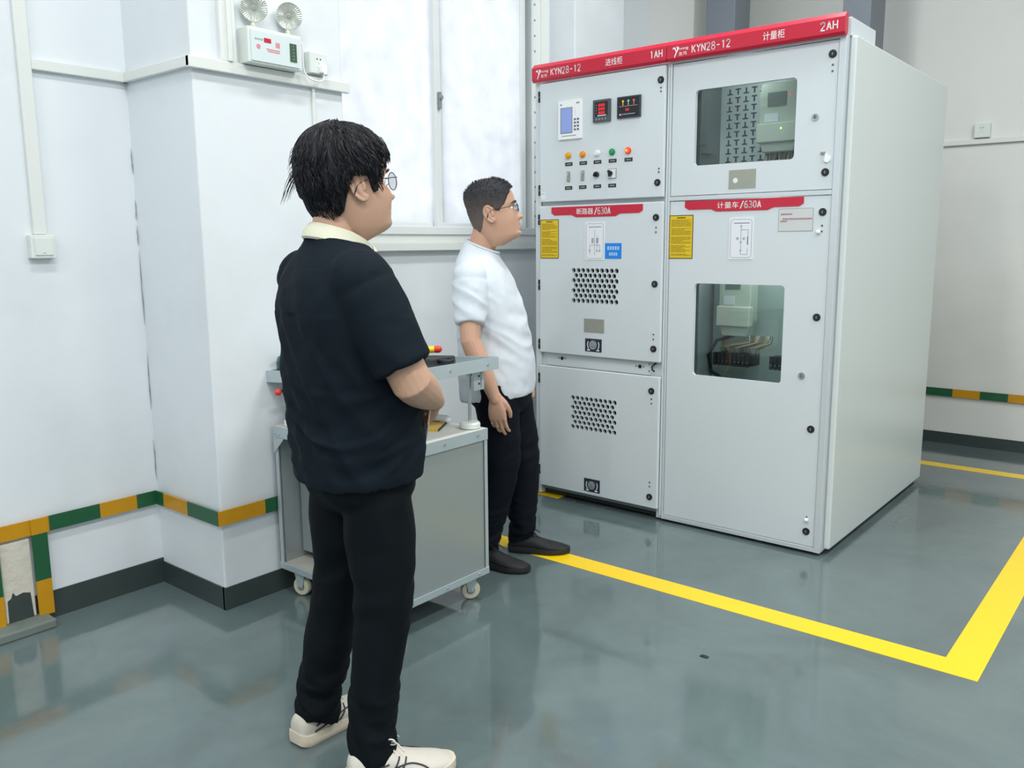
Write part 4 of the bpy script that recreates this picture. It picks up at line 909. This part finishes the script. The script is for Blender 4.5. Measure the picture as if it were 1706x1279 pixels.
def head_at(z, t, off, fat=0):
    rows = HEADS; a = min(range(len(rows)-1), key=lambda i: abs((rows[i][0]+rows[i+1][0])/2-z)); p, q = rows[a], rows[a+1]; f = (z-p[0])/(q[0]-p[0]); f = max(0, min(1, f)); c = [p[i]+(q[i]-p[i])*f for i in range(4)]
    x, y = head_surface(z, c[1], c[2], c[3], t, fat, off, mask=True); return V(x, y, z)
HEADS = smooth_pts(HEAD, 5)
def surf(z, t, o, fat=0):     # point at distance o outside the scalp
    sp = max(0, min(1, (z-.045)/.0785)); sp = sp**1.3; cp = math.sqrt(1-sp*sp)
    P = head_at(z, t, o*cp, fat); P.z += o*sp; return P

# =============== man in black (near) ===============
SK1 = skin('skin_near_man', 'c79f86', 0)
BLK = mat('black_jersey', '131c24', .8, spec=.12, bump=.03, bscale=600, var=.1, vscale=4)
TRO = mat('black_trouser_cloth', '080f14', .7, spec=.14, bump=.02, bscale=500)
CRM = mat('cream_ribbed_collar', 'd9d8c2', .8, bump=.1, bscale=300)
HAIR = mat('black_hair', '0d0f17', .45, spec=.4)
H1 = math.radians(75)
p1 = thing('person', 'man in a black polo shirt with cream collar and black trousers, seen from behind', 'person', (1.15, -2.28, 0), H1-PI/2)
hm = Matrix.Translation((.0, .006, 1.573)) @ Matrix.Rotation(math.radians(2), 4, 'Z') @ Matrix.Rotation(math.radians(7), 4, 'X') @ Matrix.Scale(1.07, 4)
mb = _MB(); mb.rings(head_rings(hm, .012))
for sg in (-1, 1): ear(mb, hm, sg)
mb.limb([V(0, -.05, 1.36), V(0, -.042, 1.44), V(0, -.032, 1.50), V(0, -.012, 1.55)], [.072, .060, .056, .060], 24)
mb.rings(torso_rings([(.86, 0, 0, .15, .11, 0), (1.0, 0, 0, .15, .12, 0), (1.2, 0, -.01, .16, .11, 0), (1.32, 0, -.02, .15, .085, 0), (1.37, 0, -.03, .10, .07, 0), (1.42, 0, -.03, .06, .06, 0)]))
RS, RE, RW = V(.165, -.055, 1.345), V(.252, .035, 1.085), V(.095, .190, 1.0)
LS, LE, LW = V(-.175, -.055, 1.345), V(-.255, .03, 1.08), V(-.055, .215, 1.015)
for a, b_, c in ((RS, RE, RW), (LS, LE, LW)):
    mb.limb(arm_pts(a, b_, c), [.050, .052, .051, .051, .051, .051, .050, .043, .031, .028], 18)
hand(mb, RW, V(-.72, .25, -.38), V(.35, .9, .1), .8, -1, .95)
hand(mb, LW, V(.8, .05, -.30), V(-.1, .95, .1), .5, 1, .95)
for sg, kn, an in ((1, V(.118, .005, .48), V(.142, -.062, .085)), (-1, V(-.115, .0, .48), V(-.135, -.085, .085))):
    mb.limb([V(sg*.085, 0, .90), V(sg*.10, .01, .7), kn, an], [.09, .075, .052, .036], 16)
remesh(mb, 'body', SK1, p1, .0032, 2); eyes(p1, hm); brows(p1, hm, HAIR)
# shirt
mb = _MB()
rows = [(.805, -.004, .003, .200, .156, .06), (.86, -.004, .003, .204, .160, .05), (.95, -.004, .0, .205, .166, .02), (1.05, -.004, -.004, .207, .168, 0), (1.15, -.004, -.014, .214, .162, 0), (1.25, -.004, -.028, .220, .150, 0), (1.32, -.003, -.036, .206, .130, 0), (1.375, -.002, -.036, .168, .106, 0), (1.41, 0, -.034, .115, .082, -.1), (1.43, 0, -.034, .082, .075, -.2)]
R = torso_rings(rows); inner = torso_rings([(.83, 0, .008, .170, .130, 0), (.815, 0, .008, .186, .141, .03)], k=1); mb.rings(inner+R)
def sleeve(mb, S0, E0, r0, r1, f=.80):
    d = (E0-S0); H = S0+d*f
    mb.ball(S0+d*.06, r0*.98, 20)
    mb.tube([S0+d*.02, S0+d*.15, S0+d*.4, S0+d*.62, H, H-d*.01, H-d*.10], [r0*.7, r0, r0*1.02, (r0+r1)/2, r1, r1*.86, r1*.78], 30)
sleeve(mb, RS+V(-.01, 0, .0), RE, .083, .080, .86); sleeve(mb, LS+V(.01, 0, .0), LE, .083, .080, .86)
def fold1(co):
    f = 0; z = co.z
    d = fold_noise(Vector((co.x+.5*z, co.y+.3*z, z*.35)), (11, 6, 6), 3.1, .010)*(1 if z < 1.25 else .35)
    f += d+fold_noise(Vector((co.x, co.y, z-.5*co.y+.35*co.x)), (3.5, 3.5, 19), 8.2, .012)*max(0, 1-abs(z-.95)/.17)
    f += .0025*noise.noise(co*25); return f*(.35 if z > 1.36 else 1)*(.6 if z < .83 else 1)
remesh(mb, 'shirt', BLK, p1, .005, 14, fold1)
# collar: flared band, open at the front
mb = _MB(); R = []
n = 48
for i in range(n+1):
    t = math.radians(-156+312*i/n)+PI; cx_, sy_ = math.sin(t), math.cos(t); fr = max(0, sy_); open_ = max(0, sy_-.2)
    q = []
    for rr, z in ((.082, 1.436), (.086, 1.442), (.080, 1.460), (.073, 1.476), (.069, 1.476), (.069, 1.45)):
        zz = z-.045*(sy_*.5+.5)*1.1-.01*fr+.0*open_; q.append(V(rr*cx_*1.02, -.034+rr*sy_*1.03+(.008 if z > 1.47 else 0), zz))
    R.append(q)
mb.use(CRM).rings(R)
for sg in (-1, 1):
    a = V(sg*.040, .044, 1.408); mb.add([a+V(0, 0, .012), V(sg*.075, .034, 1.402), V(sg*.056, .078, 1.362), V(sg*.012, .066, 1.388), a+V(0, .006, .010), V(sg*.078, .041, 1.400), V(sg*.058, .088, 1.361), V(sg*.012, .076, 1.386)], [(0, 1, 2, 3), (7, 6, 5, 4), (0, 4, 5, 1), (1, 5, 6, 2), (2, 6, 7, 3), (3, 7, 4, 0)])
mb.build('collar', None, p1, smooth=50)
# trousers
def trousers(p, name, m_, hipz, legs, hipr, fold, waist):
    mb = _MB()
    mb.rings(torso_rings(waist))
    for pts, rad in legs:
        d = (pts[-1]-pts[-2]).normalized(); P = smooth_pts([tuple(q)+(r_,) for q, r_ in zip(pts, rad)], 4); n_ = len(P)
        pp = [V(*q[:3]) for q in P]; rr = [q[3] for q in P]
        mb.tube(pp+[pp[-1]-d*.004, pp[-1]-d*.03], rr+[rr[-1]*.85, rr[-1]*.75], 28)
    return remesh(mb, name, m_, p, .0055, 6, fold)
def fold2(co):
    z = co.z; f = fold_noise(Vector((co.x*1.0+.4*z, co.y+.3*z, z)), (8, 7, 7), 1.7, .005)
    low = max(0, min(1, (.34-z)/.2)); f += low*fold_noise(Vector((co.x, co.y, z+.5*co.x)), (5, 5, 24), 5.5, .014)
    kn = max(0, 1-abs(z-.50)/.16); f += kn*fold_noise(Vector((co.x, co.y, z-.6*co.y)), (5, 5, 15), 9.4, .009); return f
trousers(p1, 'trousers', TRO, .86, [([V(.09, 0, .82), V(.10, .01, .66), V(.120, .003, .48), V(.132, -.035, .28), V(.143, -.054, .10), V(.145, -.040, .030)], [.088, .094, .078, .068, .063, .071]),
    ([V(-.09, 0, .82), V(-.10, -.005, .66), V(-.118, -.01, .48), V(-.128, -.055, .28), V(-.137, -.09, .10), V(-.138, -.095, .065)], [.088, .094, .078, .070, .066, .068])], 0, fold2,
    [(.72, 0, 0, .10, .09, 0), (.76, 0, 0, .168, .125, 0), (.80, 0, .0, .180, .136, 0), (.86, 0, .002, .165, .125, 0)])
SHW = mat('cream_mesh_upper', 'cdc9bd', .7, bump=.15, bscale=260); SLW = mat('cream_sole', 'd8cdb9', .6); STR = mat('stripe_dark', '262033', .4); OUT = mat('lace_cream', 'ddd9cc', .7)
Rr = Matrix.Translation((.144, -.128, 0)) @ Matrix.Rotation(math.radians(-17), 4, 'Z') @ Matrix.Diagonal((1.06, 1, 1.25, 1))
Rl = Matrix.Translation((-.125, -.165, 0)) @ Matrix.Rotation(math.radians(17), 4, 'Z') @ Matrix.Diagonal((1.04, 1, 1.15, 1))
for M_ in (Rr, Rl): shoe(p1, M_, .29, SHW, SLW, OUT, STR, None)
glasses(p1, hm, '5a5f66', True)
# hair: cap plus strands
def hairline1(t):     # t: 0 front .. pi back
    a = abs(t)
    T = [(0, .058), (.5, .060), (.75, .056), (.98, .042), (1.09, .010), (1.15, -.022), (1.28, -.026), (1.36, .014), (1.75, .016), (1.95, -.02), (2.15, -.06), (2.5, -.078), (PI, -.083)]
    for (a0, z0_), (a1, z1_) in zip(T, T[1:]):
        if a <= a1: return z0_+(z1_-z0_)*(a-a0)/(a1-a0)
    return T[-1][1]
def hair_cap(parent, name, m_, hm, line_, off, amp, seed, nz=1, nt=160, nv=44):
    mb = _MB(); O = []; I = []
    for i in range(nv+1):
        ro, ri = [], []
        for j in range(nt):
            t = 2*PI*j/nt; tt = t if t <= PI else t-2*PI; zl = line_(tt); f = i/nv; z = .1233-(.1233-zl)*f**1.7
            o_ = off(tt, z, f); o_ += amp*noise.noise(Vector((math.sin(tt)*9+seed, math.cos(tt)*9, z*14)))+amp*.7*noise.noise(Vector((tt*14, seed, z*5)))*min(1, f*2)
            ro.append(hm @ surf(z, tt, o_)); ri.append(hm @ head_at(z, tt, -.004))
        O.append(ro[::-1]); I.append(ri[::-1])
    mb.use(m_).rings(O+I[::-1]); return mb.build(name, None, parent, smooth='all')
off1 = lambda t, z, f: (.017+.006*(abs(t) > 1.9)*(z > -.02)-(.010 if f > .93 else 0)-.006*max(0, min(1, (-.05-z)/.03))-(.006 if abs(t) < .9 else 0))
hc = hair_cap(p1, 'hair', HAIR, hm, hairline1, off1, .006, 2.2)
mb = _MB(); mb.use(HAIR); random.seed(3)
for i in range(3000):
    t = random.uniform(-PI, PI); zl = hairline1(t); z0_ = .1225-(.1225-zl-.012)*random.random()**1.3; L_ = random.uniform(.03, .07); drift = random.uniform(-.12, .12)+(-.22 if t > 0 else .22)*(abs(t) < 2.2)+.15*math.sin(z0_*90+t*3)
    pts = []; rad = []; lift = random.uniform(-.003, .0025); r0 = random.uniform(.0007, .0014)
    for k in range(6):
        f = k/5; z = z0_-L_*f*(1 if z0_ < .1 else .25+.75*f); tt = t+drift*f*(1+(z0_ > .1)*1.5); zz = hairline1(max(-PI, min(PI, tt)))
        if z < zz-.006: break
        pts.append(hm @ surf(z, tt, off1(tt, z, .5)+lift+.0035)); rad.append(r0*(1-f*.75))
    if len(pts) > 2: mb.tube(pts, rad, 4)
for i in range(260):     # tousled tufts at the back of the crown
    t = random.uniform(1.9, 3.3)*random.choice((-1, -1, 1)); z = random.uniform(.0, .11); P0 = surf(z, t, .018); out_ = V(math.sin(t), math.cos(t), .35).normalized(); L_ = random.uniform(.012, .042)
    pts = [hm @ (P0+out_*L_*f*(.9-.25*f)+V(0, 0, L_*(.35*f-.95*f*f))) for f in (0, .25, .5, .75, 1)]; mb.tube(pts, [.001, .001, .0008, .0006, .0003], 4)
for i in range(14):      # long wisp at the back of the head
    t = -2.75+random.uniform(-.14, .14); P0 = surf(.035+random.uniform(-.012, .02), t, .014); out_ = V(math.sin(t+random.uniform(-.12, .12)), math.cos(t), 0); q_ = random.uniform(.55, 1.05); pts = [hm @ (P0+out_*.052*f*q_+V(0, 0, -.012*f-.055*q_*f*f)) for f in (0, .25, .5, .75, 1)]; mb.tube(pts, [.0015, .0014, .0011, .0008, .0003], 4)
for i in range(70):      # fringe over the forehead
    t = random.uniform(-.95, .95); pts = []; e_ = random.uniform(.036, .050)
    for k in range(5):
        f = k/4; z = .09+(e_-.09)*f; pts.append(hm @ surf(z, t+.1*f, .019-.007*f))
    mb.tube(pts, [.0016, .0016, .0014, .001, .0004], 4)
tag(mb.build('hair_strands', None, hc, smooth='all'), kind='stuff')
# held papers
mb = _MB(); mb.use(mat('orange_card', 'd08a3a', .5)).box(-.04, .05, -.003, 0, -.01, .05); mb.use(M_PAPER).box(-.045, .045, .001, .003, -.055, .045)
o = tag(mb.build('held_papers', None, None), 'white papers and an orange card held at the waist by the man in black', 'papers')
o.matrix_world = Matrix.Translation((1.15, -2.28, 0)) @ Matrix.Rotation(H1-PI/2, 4, 'Z') @ Matrix.Translation((.045, .188, .945)) @ Matrix.Rotation(-.35, 4, 'Z') @ Matrix.Rotation(-.15, 4, 'X')

# =============== man in white (far) ===============
SK2 = skin('skin_far_man', 'c69c84', 0)
WSH = mat('white_cotton', 'd0d8df', .85, bump=.03, bscale=500)
NAV = mat('dark_navy_trousers', '0b111a', .75, spec=.14, bump=.02, bscale=500)
H2 = math.radians(28)
p2 = thing('person', 'man in a white T-shirt, dark trousers and black trainers, standing beside the cabinet', 'person', (.49, -.88, 0), H2-PI/2)
hm2 = Matrix.Translation((0, -.040, 1.556)) @ Matrix.Rotation(math.radians(14), 4, 'Z') @ Matrix.Rotation(math.radians(11), 4, 'X') @ Matrix.Scale(1.08, 4)
mb = _MB(); mb.rings(head_rings(hm2, .001))
for sg in (-1, 1): ear(mb, hm2, sg)
mb.limb([V(0, -.11, 1.33), V(0, -.094, 1.40), V(0, -.074, 1.47), V(0, -.058, 1.54)], [.072, .061, .056, .060], 24)
mb.rings(torso_rings([(.80, 0, -.01, .14, .11, 0), (1.0, 0, -.03, .15, .13, 0), (1.15, 0, -.05, .16, .11, 0), (1.27, 0, -.085, .14, .085, 0), (1.33, 0, -.10, .09, .065, 0), (1.40, 0, -.11, .06, .06, 0)]))
RS2, RE2, RW2 = V(.175, -.105, 1.295), V(.248, -.085, 1.02), V(.235, .015, .775)
LS2, LE2, LW2 = V(-.175, -.105, 1.295), V(-.245, -.085, 1.02), V(-.215, .04, .79)
for a, b_, c in ((RS2, RE2, RW2), (LS2, LE2, LW2)): mb.limb(arm_pts(a, b_, c), [.045, .046, .045, .043, .042, .043, .044, .037, .028, .026], 18)
hand(mb, RW2, V(-.05, .10, -1), V(.95, -.15, 0), .30, -1, 1.0, curls=(.34, .30, .36, .42))
hand(mb, LW2, V(.05, .12, -1), V(-.95, -.15, 0), .30, 1, 1.0)
for sg, kn, an in ((1, V(.10, .03, .46), V(.115, -.06, .085)), (-1, V(-.085, .08, .46), V(-.075, .075, .085))): mb.limb([V(sg*.085, -.02, .86), V(sg*.09, 0, .7), kn, an], [.085, .072, .050, .035], 16)
remesh(mb, 'body', SK2, p2, .0032, 2); eyes(p2, hm2)
HAIR2 = mat('short_dark_hair', '232428', .6, bump=.6, bscale=260, var=.25, vscale=60)
nt_ = HAIR2.node_tree; HB = nt_.nodes['Principled BSDF']
tc_ = nt_.nodes.new('ShaderNodeTexCoord'); sx_ = nt_.nodes.new('ShaderNodeSeparateXYZ'); mr_ = nt_.nodes.new('ShaderNodeMapRange'); mr_.inputs[1].default_value = 1.50; mr_.inputs[2].default_value = 1.635
cm_ = nt_.nodes.new('ShaderNodeMix'); cm_.data_type = 'RGBA'; cm_.inputs['A'].default_value = lin('6b5d56'); cm_.inputs['B'].default_value = lin('2a2a30')
nt_.links.new(tc_.outputs['Object'], sx_.inputs[0]); nt_.links.new(sx_.outputs['Z'], mr_.inputs[0]); nt_.links.new(mr_.outputs[0], cm_.inputs['Factor']); nt_.links.new(cm_.outputs['Result'], HB.inputs['Base Color'])
brows(p2, hm2, HAIR2)
mb = _MB()
rows = [(.745, 0, -.030, .180, .162, .13), (.80, 0, -.028, .184, .168, .08), (.90, 0, -.030, .184, .168, .02), (1.0, 0, -.038, .182, .160, 0), (1.10, 0, -.050, .186, .152, 0), (1.2, 0, -.068, .195, .136, 0), (1.28, 0, -.088, .192, .120, 0), (1.335, 0, -.102, .160, .100, 0), (1.375, 0, -.100, .112, .084, -.15), (1.398, 0, -.094, .080, .074, -.35), (1.41, 0, -.090, .072, .068, -.4)]
R = torso_rings(rows); mb.rings(torso_rings([(.775, 0, -.03, .15, .135, 0), (.757, 0, -.03, .168, .150, .10)], k=1)+R)
sleeve(mb, RS2+V(-.01, 0, .0), RE2, .076, .063, .75); sleeve(mb, LS2+V(.01, 0, .0), LE2, .076, .063, .75)
def fold3(co):
    z = co.z; ch = max(0, 1-abs(z-1.12)/.22)
    f = fold_noise(Vector((co.x+.3*z, co.y-.5*z, z+.7*co.y)), (5, 5, 17), 4.4, .006)*(.35+ch)+fold_noise(Vector((co.x, co.y+.4*z, z*.3)), (8, 12, 6), 9.1, .005)*max(0, min(1, (1.24-z)/.15))+.002*noise.noise(co*25); return f*(.3 if z > 1.34 else 1)*(.5 if z < .78 else 1)
remesh(mb, 'shirt', WSH, p2, .005, 12, fold3)
mb = _MB(); mb.use(WSH); mb.tube([V(.073*math.sin(q), -.088+.070*math.cos(q), 1.408-.028*math.cos(q)) for q in [2*PI*j/40 for j in range(40)]], .0055, 8, closed=True); mb.build('neckband', None, p2, smooth='all')
trousers(p2, 'trousers', NAV, .8, [([V(.09, -.02, .82), V(.094, .0, .64), V(.10, .01, .46), V(.108, -.035, .25), V(.115, -.068, .10), V(.116, -.07, .05)], [.104, .092, .080, .072, .062, .062]),
    ([V(-.09, -.02, .82), V(-.085, .035, .64), V(-.08, .065, .46), V(-.077, .07, .25), V(-.075, .065, .10), V(-.075, .065, .06)], [.104, .092, .080, .072, .062, .062])], 0, fold2,
    [(.68, 0, -.01, .10, .10, 0), (.72, 0, -.015, .150, .13, 0), (.77, 0, -.02, .165, .145, 0), (.82, 0, -.022, .165, .145, 0)])
SB = mat('black_trainer', '15171a', .7, bump=.1, bscale=300); SBS = mat('black_sole', '1b1e20', .6); SBL = mat('black_lace', '101214', .8)
shoe(p2, Matrix.Translation((.112, -.125, 0)) @ Matrix.Rotation(math.radians(-16), 4, 'Z'), .285, SB, SBS, SBL, None, None)
shoe(p2, Matrix.Translation((-.072, .005, 0)) @ Matrix.Rotation(math.radians(2), 4, 'Z'), .285, SB, SBS, SBL, None, None)
glasses(p2, hm2, '2a2224', False)
def hairline2(t):
    a = abs(t)
    T = [(0, .074), (.42, .074), (.62, .060), (.80, .048), (.98, .022), (1.12, .012), (1.25, -.004), (1.38, .0), (1.5, .018), (1.78, .016), (1.95, -.02), (2.2, -.055), (2.6, -.078), (PI, -.082)]
    for (a0, z0_), (a1, z1_) in zip(T, T[1:]):
        if a <= a1: return z0_+(z1_-z0_)*(a-a0)/(a1-a0)
    return T[-1][1]
off2 = lambda t, z, f: (.002+.008*max(0, min(1, (z-.03)/.05)))*(1 if f < .95 else .5)
hc2 = hair_cap(p2, 'hair', HAIR2, hm2, hairline2, off2, .0014, 7.7)
mb = _MB(); mb.use(HAIR2); random.seed(5)
for i in range(1700):
    t = random.uniform(-PI, PI); zl = hairline2(t); z = random.uniform(max(zl, .0), .1195); o_ = off2(t, z, .5); P = surf(z, t, o_-.001)
    n_ = Vector((P.x, P.y, P.z+.0)).normalized(); L_ = .003+.006*max(0, min(1, (z-.05)/.05)); d_ = (n_+V(random.uniform(-.3, .3), .35+random.uniform(-.3, .3), random.uniform(-.1, .2))).normalized()
    mb.tube([hm2 @ P, hm2 @ (P+d_*L_)], [.0012, .0004], 4)
tag(mb.build('hair_strands', None, hc2), kind='stuff')
